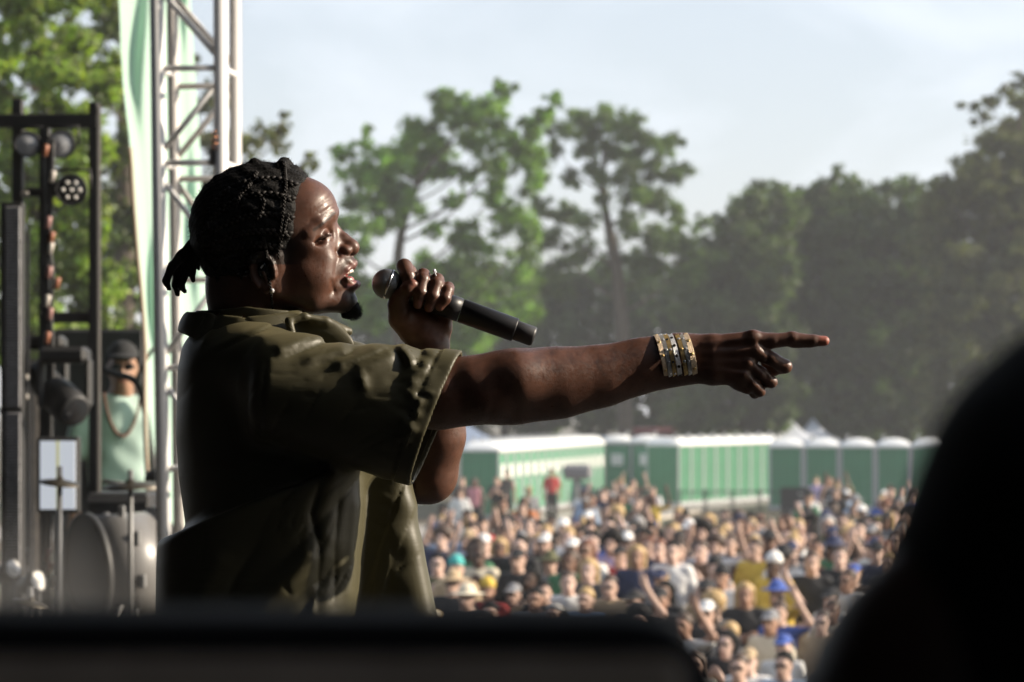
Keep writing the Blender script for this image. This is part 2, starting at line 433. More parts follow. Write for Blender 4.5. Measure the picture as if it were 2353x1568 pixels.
cmh = ZH.cm
POINT_FOLDS = Relief((([(1420, 300), (1520, 420), (1500, 520), (1560, 590)], 22, 12), ([(1400, 540), (1480, 640), (1510, 690)], 20, 12), ([(1330, 660), (1400, 740)], 18, 9),
                      ([(1760, 195), (1775, 230), (1768, 262)], 7, 4), ([(1795, 192), (1810, 228), (1800, 262)], 7, 4), ([(1742, 200), (1752, 240)], 6, 3), ([(1828, 196), (1832, 240)], 6, 3),
                      ([(2000, 228), (2010, 262)], 7, 2.5), ([(2058, 262), (2075, 232), (2130, 226)], 6, 4), ([(2058, 262), (2075, 318), (2130, 330)], 6, 4)), 2.5, 99, 1)
def hand_point(P):                            # the pointing hand: back towards the camera
    h = cmh
    A = lambda pts, rs, k=18: s_chain(P, [ZH(x, y, c + 860) for x, y, c in pts], [r * h for r in rs], k * h)
    f = A([(560, 370, 0), (900, 330, 0), (1340, 268, 20)], [118, 112, 92], 60)
    f = smin(f, A([(560, 450, 0), (900, 440, 20), (1400, 400, 30)], [130, 118, 84], 60), 60 * h)
    f = smin(f, A([(560, 540, 0), (900, 560, 10), (1300, 540, 20)], [130, 118, 80], 60), 60 * h)
    f = smin(f, A([(560, 600, -10), (900, 650, 0), (1230, 690, -10)], [110, 112, 92], 60), 60 * h)
    f = smin(f, A([(1180, 760, -40), (1290, 800, -50)], [70, 72], 60), 60 * h)
    f = smin(f, A([(650, 500, -130), (1150, 520, -110)], [110, 120], 60), 80 * h)                 # palm
    idx = A([(1345, 262, 22), (1560, 282, 14), (1785, 262, 2), (2010, 282, -12), (2140, 284, -18)], [90, 82, 76, 66, 56], 24)
    idx = smin(idx, s_ball(P, ZH(1780, 252, 864), 66 * h), 30 * h)
    idx = smin(idx, A([(1800, 305, -10), (1980, 305, -25)], [60, 52]), 20 * h)
    f = smin(f, idx, 55 * h)
    mid = A([(1395, 405, 35), (1560, 490, 10), (1700, 566, -40)], [86, 80, 78], 20)
    mid = smin(mid, A([(1705, 566, -45), (1580, 600, -180), (1480, 590, -250)], [76, 68, 58], 20), 20 * h)
    f = smin(f, mid, 28 * h)
    ring = A([(1300, 535, 25), (1440, 640, 0), (1552, 738, -60)], [76, 68, 66], 20)
    ring = smin(ring, A([(1552, 738, -65), (1440, 740, -190), (1360, 690, -240)], [66, 62, 52], 20), 20 * h)
    f = smin(f, ring, 22 * h)
    pin = A([(1265, 665, 15), (1350, 760, -5), (1425, 838, -50)], [74, 64, 62], 20)
    pin = smin(pin, A([(1425, 838, -55), (1370, 862, -150), (1290, 800, -210)], [62, 58, 48], 20), 20 * h)
    f = smin(f, pin, 24 * h)
    th = A([(720, 420, -150), (1020, 330, -210), (1300, 390, -230), (1480, 470, -220)], [100, 86, 74, 64], 30)   # thumb, on the far side
    f = smin(f, th, 50 * h)
    # knuckles, tendons and the gap between the fingers
    for x, y, c, r in ((1390, 392, 62, 62), (1290, 520, 66, 58), (1250, 655, 48, 52), (1360, 232, 62, 60)):
        f = smin(f, s_ball(P, ZH(x, y, c + 860), r * h), 40 * h)
    for pts in ([(800, 330, 108), (1330, 250, 100)], [(800, 430, 122), (1380, 385, 104)], [(800, 510, 122), (1280, 520, 90)], [(820, 590, 106), (1240, 650, 80)]):
        f = smin(f, A(pts, [14, 24]), 45 * h)
    U = UVc(P, ZH)
    f = f + POINT_FOLDS(U) * h
    return f

cmm = ZM.cm
MIC0, MIC1 = ZM(330, 478, 30), ZM(2170, 1140, 10)
PALM_FOLDS = Relief((([(560, 690), (600, 780), (560, 880), (520, 930)], 16, 12), ([(850, 930), (870, 1000), (830, 1110)], 14, 8), ([(640, 1210), (800, 1225), (960, 1195), (1040, 1180)], 14, 9),
                      ([(700, 620), (745, 612), (800, 640)], 10, 6), ([(850, 650), (905, 655), (960, 690)], 10, 6), ([(1010, 670), (1060, 672), (1110, 700)], 10, 6)), 2.5, 99, 1)
def hand_mic(P):                              # the hand round the microphone: palm towards the camera
    h = cmm
    A = lambda pts, rs, k=18: s_chain(P, [ZM(*p) for p in pts], [r * h for r in rs], k * h)
    f = A([(850, 1400, -120), (845, 1240, -120), (800, 1080, -125), (700, 930, -130)], [205, 210, 215, 190], 60)      # wrist and heel
    f = smin(f, A([(930, 1230, -130), (1010, 1040, -135), (1040, 900, -140)], [150, 125, 115], 50), 70 * h)
    f = smin(f, A([(640, 1080, -90), (520, 900, -20), (470, 740, 60)], [165, 165, 128], 60), 70 * h)                  # ball of the thumb
    th = A([(470, 750, 70), (500, 640, 130), (590, 540, 190), (650, 485, 210)], [122, 100, 92, 66], 30)
    f = smin(f, th, 50 * h)
    f = smin(f, A([(620, 760, -190), (820, 620, -210), (1050, 780, -190)], [150, 140, 130], 60), 80 * h)              # back of the hand, behind the handle
    # fingers: from behind, over the top, down the near side
    f = smin(f, A([(700, 500, -170), (590, 330, -110), (548, 262, -10)], [110, 105, 98], 30), 30 * h)
    f = smin(f, A([(548, 262, -10), (590, 380, 110), (640, 500, 130)], [98, 92, 80], 30), 20 * h)
    for a_, b_, c_, d_, r in (((800, 520, -200), (785, 372, 20), (748, 590, 205), (716, 735, 205), 86),
                              ((960, 560, -200), (958, 430, 30), (905, 640, 205), (855, 778, 205), 84),
                              ((1090, 640, -195), (1092, 530, 30), (1058, 668, 195), (990, 768, 200), 76)):
        g = A([a_, (a_[0] * .3 + b_[0] * .7, b_[1] + 10, -90), b_, (b_[0] * .8 + c_[0] * .2, b_[1] * .75 + c_[1] * .25, 120), c_, d_], [r, r, r * 1.02, r * .98, r * .93, r * .72], 26)
        f = smin(f, g, 10 * h)
    U = UVc(P, ZM)
    front = P[:, 1] < -60 * h
    f = f + np.where(front, PALM_FOLDS(U) * h, 0)
    return f

def PL(P, pts, k=3):                          # limb through (u, v, c cm, radius in layout units)
    return s_chain(P, [L(u, v, c) for u, v, c, r in pts], [r / PXC for u, v, c, r in pts], k)
AX0, AX1 = L(1100, 890, 15), L(1560, 825, 11)
def arm_point(P):
    Q = P.copy(); yc = AX0[1] + (P[:, 0] - AX0[0]) / (AX1[0] - AX0[0]) * (AX1[1] - AX0[1])
    kk = np.clip((P[:, 0] - AX0[0]) / (AX1[0] - AX0[0]), 0, 1) * .35 + 1.05
    Q[:, 1] = yc + (P[:, 1] - yc) * kk
    f = PL(Q, [(690, 905, 16.5, 70), (860, 905, 16.5, 72), (1010, 905, 16, 66), (1110, 895, 15, 62), (1190, 888, 14, 70), (1290, 879, 13.3, 66), (1390, 863, 12.6, 55), (1480, 839, 11.8, 48), (1560, 826, 11.2, 44), (1610, 822, 11, 42)], 4)
    f = smin(f, PL(Q, [(1090, 876, 18.2, 36), (1190, 868, 17.8, 44), (1320, 860, 15.2, 32)]), 2.4)      # forearm muscle
    f = smin(f, PL(Q, [(1115, 915, 18.2, 34), (1130, 918, 18, 30)]), 2.5)                              # elbow bone
    return f
def arm_mic(P):
    f = PL(P, [(820, 905, -17, 95), (900, 1000, -14, 82), (975, 1085, -8, 64)], 4)
    f = smin(f, PL(P, [(985, 1082, -7, 60), (1000, 1000, -5.2, 58), (996, 900, -3.3, 54), (986, 800, -1.6, 43)], 4), 3)
    return smin(f, PL(P, [(965, 1100, -7, 44), (990, 1104, -7, 38)]), 3)
def trunk(P):
    f = PL(P, [(650, 900, 15, 70), (600, 880, 0, 80), (760, 900, -15, 70)], 3)
    return smin(f, s_cap(P, L(570, 810, 0), L(600, 890, 0), 7, 7), 3)
def body(P):
    h0, h1 = Z1(60, 1750, 520), Z1(1900, 60, 0)
    f = near(P, (h0[0] - 3, -12, h0[2] - 6), (h1[0] + 3, 12, h1[2] + 3), head)
    f = smin(f, near(P, (-60, -29, -20), (-10, 29, 24), trunk), 3)
    b0, b1 = ZH(520, 980, 0), ZH(2260, 100, 0)
    hp = near(P, (b0[0] - 4, -20, b0[2] - 3), (b1[0] + 3, -2, b1[2] + 3), hand_point)
    ap = near(P, (-46, -30, -16), (36, 2, 20), arm_point)
    f = smin(f, smin(ap, hp, 1.6), 1.5)
    b0, b1 = ZM(300, 1500, 0), ZM(1250, 120, 0)
    hm = near(P, (b0[0] - 3, -9, b0[2] - 4), (b1[0] + 3, 9, b1[2] + 3), hand_mic)
    am = near(P, (-38, -9, -26), (-3, 28, 18), arm_mic)
    return smin(f, smin(am, hm, 1.4), 1.5)

PERF_BASE = Vector(((640 - CX) / F * D0, D0, STAGE_Z))
def to_base(V):                               # cm round the middle plane -> metres from the feet
    W = np.asarray(V) / 100.0
    W = W + np.array([0, D0, CAMZ]) - np.array(PERF_BASE)
    return W
performer = empty('person', PERF_BASE)
tag(performer, 'performer with braided hair in a loose olive satin shirt, singing and pointing with one arm', 'person')

V, Q = surface(body, (-52, -26, -20), (51, 25, 40), .215)
V = relax(V, Q, 1, .5)
U1 = UVc(V.astype(np.float32), Z1); UH = UVc(V.astype(np.float32), ZH); UM = UVc(V.astype(np.float32), ZM); UD = UV(V.astype(np.float32))
SKIN = np.array([.098, .043, .027]); colr = np.tile(SKIN, (len(V), 1))
def blend(m, c):
    global colr
    m = np.clip(m, 0, 1)[:, None]; colr = colr * (1 - m) + np.array(c) * m
ishead = (U1[:, 0] > 200) & (U1[:, 0] < 1900) & (U1[:, 1] < 1700) & (np.abs(V[:, 1]) < 9)
def sdm(fn): return fn(np.concatenate([V[:, :1], -np.abs(V[:, 1:2]), V[:, 2:]], 1).astype(np.float32))
lipd = np.minimum(sdm(lambda P: C1(P, [(1650, 1112, 140), (1700, 1058, 118), (1752, 1014, 62), (1766, 994, 0)], [14, 22, 28, 28])),
                  sdm(lambda P: C1(P, [(1650, 1134, 140), (1698, 1190, 118), (1768, 1190, 66), (1793, 1183, 0)], [15, 26, 34, 37]))) / cm1
blend(ishead * np.clip(1 - (lipd - 2) / 8, 0, 1), (.17, .075, .062))
low = ishead & (U1[:, 1] > 1120) & (U1[:, 0] > 1660)
blend(low * np.clip(1 - (lipd - 2) / 8, 0, 1) * .7, (.26, .09, .085))
low = ishead * np.clip((U1[:, 1] - 1182) / 22, 0, 1) * (U1[:, 0] > 1660)
blend(low * np.clip(1 - (lipd - 2) / 8, 0, 1) * .7, (.07, .04, .055))
inner = sdm(lambda P: E1(P, 1728, 1100, 0, 140, 58, 125, 18)) / cm1
blend(ishead * (inner < 0) * (U1[:, 0] > 1640) * np.clip(-inner / 12, 0, 1), (.30, .085, .085))
tng = sdm(lambda P: E1(P, 1690, 1150, 0, 84, 38, 82, 15)) / cm1
blend(ishead * (tng < 3) * (inner < 4), (.33, .10, .10))
eb = sdm(lambda P: C1(P, [(1588, 548, 60), (1500, 622, 215), (1400, 705, 305)], [20, 22, 14])) / cm1
d, t = line2(U1, [(1590, 548), (1540, 590), (1480, 648), (1410, 700)])
blend(ishead * np.clip(1.25 - d / 17, 0, 1) * .8, (.016, .011, .009))
ey = sdm(lambda P: s_ball(P, Z1(1490, 775, 180), 75 * cm1)) / cm1
d, t = line2(U1, [(1430, 808), (1490, 783), (1556, 750)])
blend(ishead * (d < 12) * (ey < 1.5), (.36, .30, .26))
d2, t2 = line2(U1, [(1426, 802), (1470, 768), (1530, 742), (1560, 742)])
blend(ishead * np.clip(1.3 - d2 / 7, 0, 1) * .9, (.008, .006, .006))
# stubble: temple fade, sideburn, moustache, chin
fade = np.clip((1330 - U1[:, 0] + 40 * np.sin(U1[:, 1] / 110)) / 170, 0, 1) * (U1[:, 1] < 1010) * (U1[:, 0] < 1400)
blend(ishead * fade * .85, (.012, .009, .008))
d, t = line2(U1, [(1775, 935), (1700, 975), (1640, 1080)]); blend(ishead * np.clip(1.1 - d / 38, 0, 1) * .55, (.02, .015, .012))
d, t = line2(U1, [(1770, 1290), (1770, 1400), (1700, 1440)]); blend(ishead * np.clip(1.4 - d / 70, 0, 1) * .9, (.008, .006, .006))
d, t = line2(U1, [(1640, 1400), (1450, 1390), (1250, 1330)]); blend(ishead * np.clip(1.2 - d / 60, 0, 1) * .5, (.02, .014, .011))
# finger ends and nails, palm
d = np.hypot(UH[:, 0] - 2135, (UH[:, 1] - 278) * 1.2); isr = (V[:, 1] < -6) & (UH[:, 0] > 1900)
blend(isr * np.clip((UH[:, 0] - 2060) / 60, 0, 1) * .8, (.36, .115, .08))
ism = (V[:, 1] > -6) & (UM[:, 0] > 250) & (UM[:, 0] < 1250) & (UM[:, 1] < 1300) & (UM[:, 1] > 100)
for x, y, rx, ry in ((725, 735, 42, 52), (850, 785, 42, 50), (985, 775, 38, 44), (655, 470, 40, 50)):
    d = np.hypot((UM[:, 0] - x) / rx, (UM[:, 1] - y) / ry); blend(ism * (V[:, 1] < -1.5) * np.clip(1.35 - d, 0, 1) * 1.6, (.27, .115, .085))
blend(ism * (V[:, 1] < 1.5) * np.clip((UM[:, 1] - 820) / 150, 0, 1) * np.clip((1230 - UM[:, 1]) / 80, 0, 1) * .7, (.24, .115, .075))  # pale palm skin, lightened further in place of bounce light
# faded ink on the forearm
rg = np.random.default_rng(3)
isarm = (V[:, 1] < -5) & (UD[:, 0] > 1060) & (UD[:, 0] < 1500)
for _ in range(34):
    a = np.array([rg.uniform(1150, 1470), rg.uniform(808, 880)]); pts = [a]
    for k in range(3): pts.append(pts[-1] + rg.normal(0, 14, 2))
    d, t = line2(UD, pts); blend(isarm * np.clip(1.3 - d / rg.uniform(2.5, 5.5), 0, 1) * .28, (.03, .017, .016))
skin_m = mat('skin dark brown', rough=.42, spec=.44, attr='col', noise=(70, .26, 8), bump=(650, .30, .001), sss=.05, rvar=(230, .15))
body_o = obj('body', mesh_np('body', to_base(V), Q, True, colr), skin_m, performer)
# ------------------------------------------------------------------ the stage and the ground
def sheet(name, pts, z, m, thick=0):
    mb = MB(); n = len(pts)
    vs = [(x, y, z) for x, y in pts]
    if thick: vs += [(x, y, z - thick) for x, y in pts]
    fs = [tuple(range(n))]
    if thick: fs += [tuple(reversed(range(n, 2 * n)))] + [(i, n + i, n + (i + 1) % n, (i + 1) % n) for i in range(n)]
    mb.add(vs, fs); return mb.build(name, m)
black_paint = mat('black stage paint', (.018, .018, .018), rough=.75, noise=(3, .3), bump=(60, .2, .01))
black_cloth = mat('black drape', (.010, .010, .011), rough=.95, bump=(8, .5, .05))
st_out = [(4.6, -3.2), (3.9, 3.4), (1.3, 6.4), (-1.2, 9), (-2.2, 18.5), (-13, 18.5), (-13, -3.2)]
tag(sheet('stage_floor', st_out, STAGE_Z, black_paint, .35), kind='structure')
mb = MB()
for (x0, y0), (x1, y1) in zip(st_out, st_out[1:] + st_out[:1]):
    a, b = Vector((x0 * .995, y0 * .995, 0)), Vector((x1 * .995, y1 * .995, 0)); mid = (a + b) / 2; d = b - a
    mb.box((mid.x, mid.y, (STAGE_Z - .35) / 2 - .01), (d.length, .04, STAGE_Z - .37), Matrix.Rotation(math.atan2(d.y, d.x), 3, 'Z'))
tag(mb.build('stage_skirt', black_cloth), kind='structure')
tag(sheet('stage_roof', [(2.6, -3.2), (1.4, 6.6), (-1.4, 18.5), (-13, 18.5), (-13, -3.2)], 9.6, black_cloth, .3), kind='structure')
def drape(name, a, b, z0, z1, amp=.09, wl=.55):
    a, b = Vector(a), Vector(b); d = (b - a); n = int(d.length / .09); t = d.normalized(); nr = Vector((-t.y, t.x))
    pts = [a + d * (i / n) + nr * (amp * math.sin(i * .09 / wl * 6.28 + math.sin(i * .11) * 1.5)) for i in range(n + 1)]
    vs = [(p.x, p.y, z0) for p in pts] + [(p.x, p.y, z1) for p in pts]; m = n + 1
    mb = MB(); mb.add(vs, [(i, i + 1, m + i + 1, m + i) for i in range(n)], True)
    return tag(mb.build(name, black_cloth), kind='structure')
drape('wall_drape_behind', (-12.8, -3.0), (4.2, -3.0), STAGE_Z, 9.3)
drape('wall_drape_sunblock', (4.2, -3.0), (2.6, 3.3), STAGE_Z, 9.2)  # unseen drape added to keep the sun off the foreground
drape('wall_drape_back', (-12.8, -3.0), (-12.8, 18.3), STAGE_Z, 9.3)

gm = bpy.data.materials.new('trodden grass'); gm.use_nodes = True; n = gm.node_tree.nodes; l = gm.node_tree.links; b = n['Principled BSDF']; b.inputs['Roughness'].default_value = .95
t = n.new('ShaderNodeTexCoord'); z1 = n.new('ShaderNodeTexNoise'); z1.inputs['Scale'].default_value = .12; z1.inputs['Detail'].default_value = 8
z2 = n.new('ShaderNodeTexNoise'); z2.inputs['Scale'].default_value = 4; z2.inputs['Detail'].default_value = 6
cr_ = n.new('ShaderNodeValToRGB'); e = cr_.color_ramp.elements; e[0].position = .38; e[0].color = (.045, .065, .022, 1); e[1].position = .58; e[1].color = (.15, .105, .062, 1)
l.new(t.outputs['Object'], z1.inputs['Vector']); l.new(t.outputs['Object'], z2.inputs['Vector']); l.new(z1.outputs['Fac'], cr_.inputs[0])
mm = n.new('ShaderNodeMix'); mm.data_type = 'RGBA'; mm.blend_type = 'MULTIPLY'; mm.inputs[0].default_value = .6
l.new(cr_.outputs[0], mm.inputs[6]); l.new(z2.outputs['Color'], mm.inputs[7]); l.new(mm.outputs[2], b.inputs['Base Color'])
bb = n.new('ShaderNodeBump'); bb.inputs['Distance'].default_value = .05; bb.inputs['Strength'].default_value = .7; l.new(z2.outputs['Fac'], bb.inputs['Height']); l.new(bb.outputs[0], b.inputs['Normal'])
GY, GZ = [0, 20, 27, 29.5, 34, 44, 64, 84, 90], [0, 0, 0, .36, .82, .71, .48, .08, 0]
def G(y): return float(np.interp(y, GY, GZ))          # the field rises a little behind the front rows
ys = [-130, -40, 0, 18, 22, 25] + [26 + i * .5 for i in range(20)] + [36 + 2 * i for i in range(29)] + [100, 140, 200, 400, 1410]; xs = [-740, -200, -60, -20, 0, 20, 60, 200, 740]
gs = np.array(ys, float); gz = np.array([np.mean([G(y + d) for d in np.linspace(-1.2, 1.2, 7)]) for y in ys])
mb = MB().add([(x, y, z) for y, z in zip(ys, gz) for x in xs], [(j * 9 + i, j * 9 + i + 1, (j + 1) * 9 + i + 1, (j + 1) * 9 + i) for j in range(len(ys) - 1) for i in range(8)], True)
tag(mb.build('ground', gm), kind='structure')
def GS(y): return float(np.interp(y, gs, gz))
conc = mat('worn concrete path', (.30, .275, .24), rough=.9, noise=(.8, .18), bump=(12, .3, .01))
tag(sheet('path', [(-30, 86), (-2.2, 88), (1.6, 91), (7.0, 112), (13, 126), (9.5, 130), (3.8, 120), (-1.2, 99), (-30, 97)], .02, conc), kind='structure')
tag(sheet('path_kerb', [(-30, 85.4), (-2.2, 87.4), (2.0, 90.4), (7.4, 111.6), (7.0, 112), (1.6, 91), (-2.2, 88), (-30, 86)], .10, mat('pale kerb', (.42, .38, .32), rough=.9, noise=(2, .15)), .09), kind='structure')
# ------------------------------------------------------------------ hair
def lerp1(x, xs, ys): return np.interp(x, xs, ys).astype(np.float32)
rgh = np.random.default_rng(11)
BUMP = rgh.normal(0, 1, (40, 3)).astype(np.float32)
def wob(P, s, amp, ph=0):
    f = 0
    for i in range(3):
        k = BUMP[(ph + i) % 40] * s; f = f + np.sin(P @ k + i * 1.7 + ph)
    return f * amp / 3
def hair_fn(P0):
    P = P0.copy(); P[:, 1] = -np.abs(P[:, 1]); k = cm1
    f = E1(P, 955, 625, 0, 635, 530, 452)
    f = smin(f, E1(P, 640, 700, 0, 330, 430, 400), 60 * k)
    f = smin(f, E1(P, 700, 1000, 0, 280, 240, 330), 60 * k)
    for x, y, c, r in ((1150, 104, 60, 58), (1120, 140, 120, 54), (880, 118, 80, 60), (820, 150, 130, 44), (1010, 160, 60, 45), (700, 200, 90, 42), (560, 260, 60, 40), (1240, 180, 40, 60), (1290, 235, 20, 50)):
        f = smin(f, s_ball(P, Z1(x, y, c), r * k), 35 * k)
    f = f + wob(P0, 3.2, .16, 0) + wob(P0, 9, .07, 7) + wob(P0, 17, .05, 15)
    U = UVc(P, Z1)
    x = U[:, 0]; y = U[:, 1]
    # rows of tight plaits, running back from the hairline
    for pts in ([(1240, 330), (1000, 300), (760, 360), (500, 560), (380, 780)], [(1200, 520), (980, 470), (720, 520), (480, 700), (370, 820)], [(1190, 700), (960, 660), (700, 690), (420, 830)],
                [(1150, 850), (900, 830), (640, 850), (380, 860)], [(900, 960), (700, 980), (500, 950), (400, 880)]):
        d, t = line2(U, pts); f = f - .28 * np.exp(-(d / 55) ** 2)
    line = lerp1(y, [100, 230, 330, 600, 760, 900, 960, 1300], [1440, 1385, 1285, 1240, 1240, 1215, 1130, 1000])
    f = smax(f, (x - line) * k * .45, 46 * k)
    f = smax(f, (y - lerp1(x, [380, 450, 820, 900, 1060, 1130, 1300], [1130, 1190, 1190, 930, 905, 960, 960])) * k * .8, 18 * k)
    return f
a, b = Z1(200, 1350, 0), Z1(1500, 0, 0)
V, Q = surface(hair_fn, (a[0], -10, a[2]), (b[0], 10, b[2]), .26)
hair_m = mat('hair black', (.005, .0042, .004), rough=.7, spec=.2, bump=(300, .6, .003))
HV = V.copy(); obj('hair', mesh_np('hair', to_base(V), Q), hair_m, performer)
def cast(fn, u, v, c0=30, c1=-12):             # nearest point of a surface seen at (u, v): cm towards the camera
    a_, b_ = L(u, v, c0), L(u, v, c1)
    for step in (1.0, .08):
        n_ = int(abs(c0 - c1) / step) + 2; t = np.linspace(0, 1, n_)[:, None]
        f = fn((a_ + (b_ - a_) * t).astype(np.float32)); i = int(np.argmax(f < 0))
        if not f[i] < 0: return None
        if i == 0: return float(-a_[1])
        a_, b_ = a_ + (b_ - a_) * t[i - 1], a_ + (b_ - a_) * t[i]; c0, c1 = -a_[1], -b_[1]
    return float(c1)
headhair = lambda P: np.minimum(hair_fn(P), head(P))
def braid(pts, r, name='braid', fixed=None, lift=.35):
    mb = MB(); path = []
    for x, y in pts: path.append(Vector((x, y, 0)))
    sp = smooth_path(path, 6); P3 = []
    last = 7.0
    for p in sp:
        c = cast(headhair, *Z1.d(p.x, p.y)) if fixed is None else fixed
        if c is None: c = last
        last = c; P3.append(Vector(L(*Z1.d(p.x, p.y), c + lift)))
    # even steps
    Ls = [0]
    for i in range(1, len(P3)): Ls.append(Ls[-1] + (P3[i] - P3[i - 1]).length)
    n = max(4, int(Ls[-1] / (r * .72)))
    for j in range(n):
        s = Ls[-1] * j / (n - 1); i = min(max(np.searchsorted(Ls, s) - 1, 0), len(P3) - 2)
        t = (s - Ls[i]) / max(Ls[i + 1] - Ls[i], 1e-6); p = P3[i].lerp(P3[i + 1], t)
        d = (P3[i + 1] - P3[i]).normalized(); sd = d.cross(Vector((0, 1, 0))).normalized()
        rr = r * (1 - .35 * j / n); q = p + sd * (rr * .30 * (1 if j % 2 else -1))
        mb.tube([q - d * rr * .9 + sd * rr * (.35 if j % 2 else -.35), q, q + d * rr * .9 - sd * rr * (.45 if j % 2 else -.45)], [rr * .35, rr * .68, rr * .3], 7)
    mb.v = [tuple(x) for x in to_base(np.array(mb.v))]
    return mb.build(name, mat('braid black', (.009, .007, .006), rough=.6, spec=.22), performer)
braid([(1140, 95), (1150, 200), (1158, 300), (1142, 450), (1125, 600), (1095, 780)], .40)
braid([(900, 185), (835, 300), (765, 370), (712, 490)], .40)
braid([(965, 430), (940, 540), (900, 600)], .38)
braid([(955, 770), (985, 900), (1000, 1060), (1020, 1200), (1040, 1395)], .34, lift=.25)
braid([(1180, 560), (1150, 680), (1100, 800)], .26)
braid([(860, 110), (700, 170), (540, 240), (430, 350), (350, 520), (315, 660), (325, 790)], .42, fixed=2.0, lift=0)
for pts in ([(1235, 300), (1080, 250), (860, 260), (640, 350), (450, 560), (370, 780)], [(1215, 430), (1000, 380), (760, 420), (540, 560), (400, 760)], [(1205, 600), (980, 560), (740, 600), (520, 700), (390, 810)],
            [(1190, 740), (960, 710), (720, 740), (430, 840)], [(1100, 860), (900, 830), (640, 860), (400, 870)], [(880, 960), (700, 980), (520, 950), (410, 890)], [(820, 1080), (680, 1080), (520, 1040), (420, 930)]):
    braid(pts, .62, lift=.08)
braid([(1165, 600), (1135, 720), (1100, 850), (1092, 950)], .34, lift=.3)
braid([(800, 900), (770, 1010), (765, 1130)], .40, lift=.3)
braid([(600, 950), (560, 1050), (545, 1150)], .42, lift=.3)
# short locks tied at the back
def lock_fn(P):
    f = None; k = cm1
    A = lambda pts, rs: C1(P, pts, rs, 20)
    for pts, rs in (([(430, 790, 20), (330, 850, 20), (230, 930, 60), (140, 1040, 70), (95, 1150, 60), (120, 1225, 60)], [75, 62, 46, 38, 34, 22]),
                    ([(330, 860, 0), (250, 960, -20), (200, 1090, 0), (180, 1190, 20), (200, 1275, 20)], [60, 48, 40, 34, 22]),
                    ([(340, 880, 60), (285, 990, 90), (245, 1120, 70), (230, 1200, 60), (262, 1250, 60)], [56, 44, 38, 32, 20]),
                    ([(380, 880, 70), (345, 980, 90), (322, 1080, 80), (335, 1150, 80)], [50, 40, 32, 20]),
                    ([(390, 900, -40), (370, 1000, -30), (385, 1055, -20)], [44, 28, 14]),
                    ([(260, 930, 60), (160, 1000, 60), (125, 1000, 60)], [34, 22, 12])):
        g = A(pts, rs); f = g if f is None else smin(f, g, 14 * k)
    return f + wob(P, 4, .12, 3) + wob(P, 11, .07, 9)
a, b = Z1(20, 1340, 0), Z1(520, 700, 0)
V, Q = surface(lock_fn, (a[0], -4, a[2]), (b[0], 4, b[2]), .2)
obj('tied_locks', mesh_np('tied_locks', to_base(V), Q), hair_m, performer)
# loose frizz along the outline, one mass of fine curls
mb = MB(); rng = random.Random(5)
outl = [(1350, 250), (1300, 190), (1200, 120), (1150, 80), (1080, 115), (1000, 125), (900, 90), (760, 140), (640, 185), (520, 235), (430, 320), (370, 440), (320, 600), (310, 700)]
sp = smooth_path([Vector((x, y, 0)) for x, y in outl], 12)
for i in range(900):
    j = rng.randrange(len(sp) - 1); p = sp[j]; t = (sp[j + 1] - p).normalized(); nrm = Vector((t.y, -t.x, 0))
    if nrm.dot(p - Vector((950, 650, 0))) < 0: nrm = -nrm
    p = p - nrm * rng.uniform(10, 70); c = rng.gauss(0, 110)
    q = [p]; d = nrm * 1.0 + t * rng.uniform(-.8, .8)
    for k in range(4):
        d = (d + Vector((rng.gauss(0, .6), rng.gauss(0, .6), 0))).normalized(); q.append(q[-1] + d * rng.uniform(7, 15))
    mb.tube([Vector(Z1(a_.x, a_.y, c + rng.gauss(0, 6) * n_)) for n_, a_ in enumerate(q)], .016, 3, cap=False)
for i in range(1300):                          # beard hairs on the chin
    a_ = rng.uniform(0, 6.28); rr = math.sqrt(rng.random())
    p = Vector((1755 + 62 * rr * math.cos(a_), 1410 + 62 * rr * math.sin(a_), 0)); c = rng.uniform(-75, 75)
    d = Vector((rng.uniform(-.2, .75), rng.uniform(.3, 1), 0)); q = [p]
    for k in range(3): d = (d + Vector((rng.gauss(0, .4), rng.gauss(0, .4), 0))).normalized(); q.append(q[-1] + d * rng.uniform(9, 20))
    mb.tube([Vector(Z1(a2.x, a2.y, c)) for a2 in q], .02, 3, cap=False)
sel = np.random.default_rng(9).choice(len(HV), 5200)
ctr_h = Z1(950, 680, 0)
for i in sel:                                  # short curls all over, thickest at the hairline
    p = Vector(HV[i]); nr = (p - Vector(ctr_h)).normalized(); d = (nr + Vector((rng.gauss(0, .5), rng.gauss(0, .5), rng.gauss(0, .5)))).normalized(); q = [p - nr * .1]
    for k in range(3): d = (d + Vector((rng.gauss(0, .55), rng.gauss(0, .55), rng.gauss(0, .55)))).normalized(); q.append(q[-1] + d * rng.uniform(.10, .24))
    mb.tube(q, .017, 3, cap=False)
mb.v = [tuple(x) for x in to_base(np.array(mb.v))]
tag(mb.build('frizz', hair_m, performer), kind='stuff')
def beard_fn(P0):
    P = P0.copy(); P[:, 1] = -np.abs(P[:, 1])
    f = E1(P, 1748, 1405, 0, 75, 78, 85, -25); f = smin(f, E1(P, 1700, 1450, 0, 52, 45, 70), 30 * cm1)
    return f + wob(P0, 7, .13, 2) + wob(P0, 16, .07, 5)
a, b = Z1(1600, 1560, 0), Z1(1860, 1290, 0)
V, Q = surface(beard_fn, (a[0], -3, a[2]), (b[0], 3, b[2]), .17)
obj('beard', mesh_np('beard', to_base(V), Q), hair_m, performer)
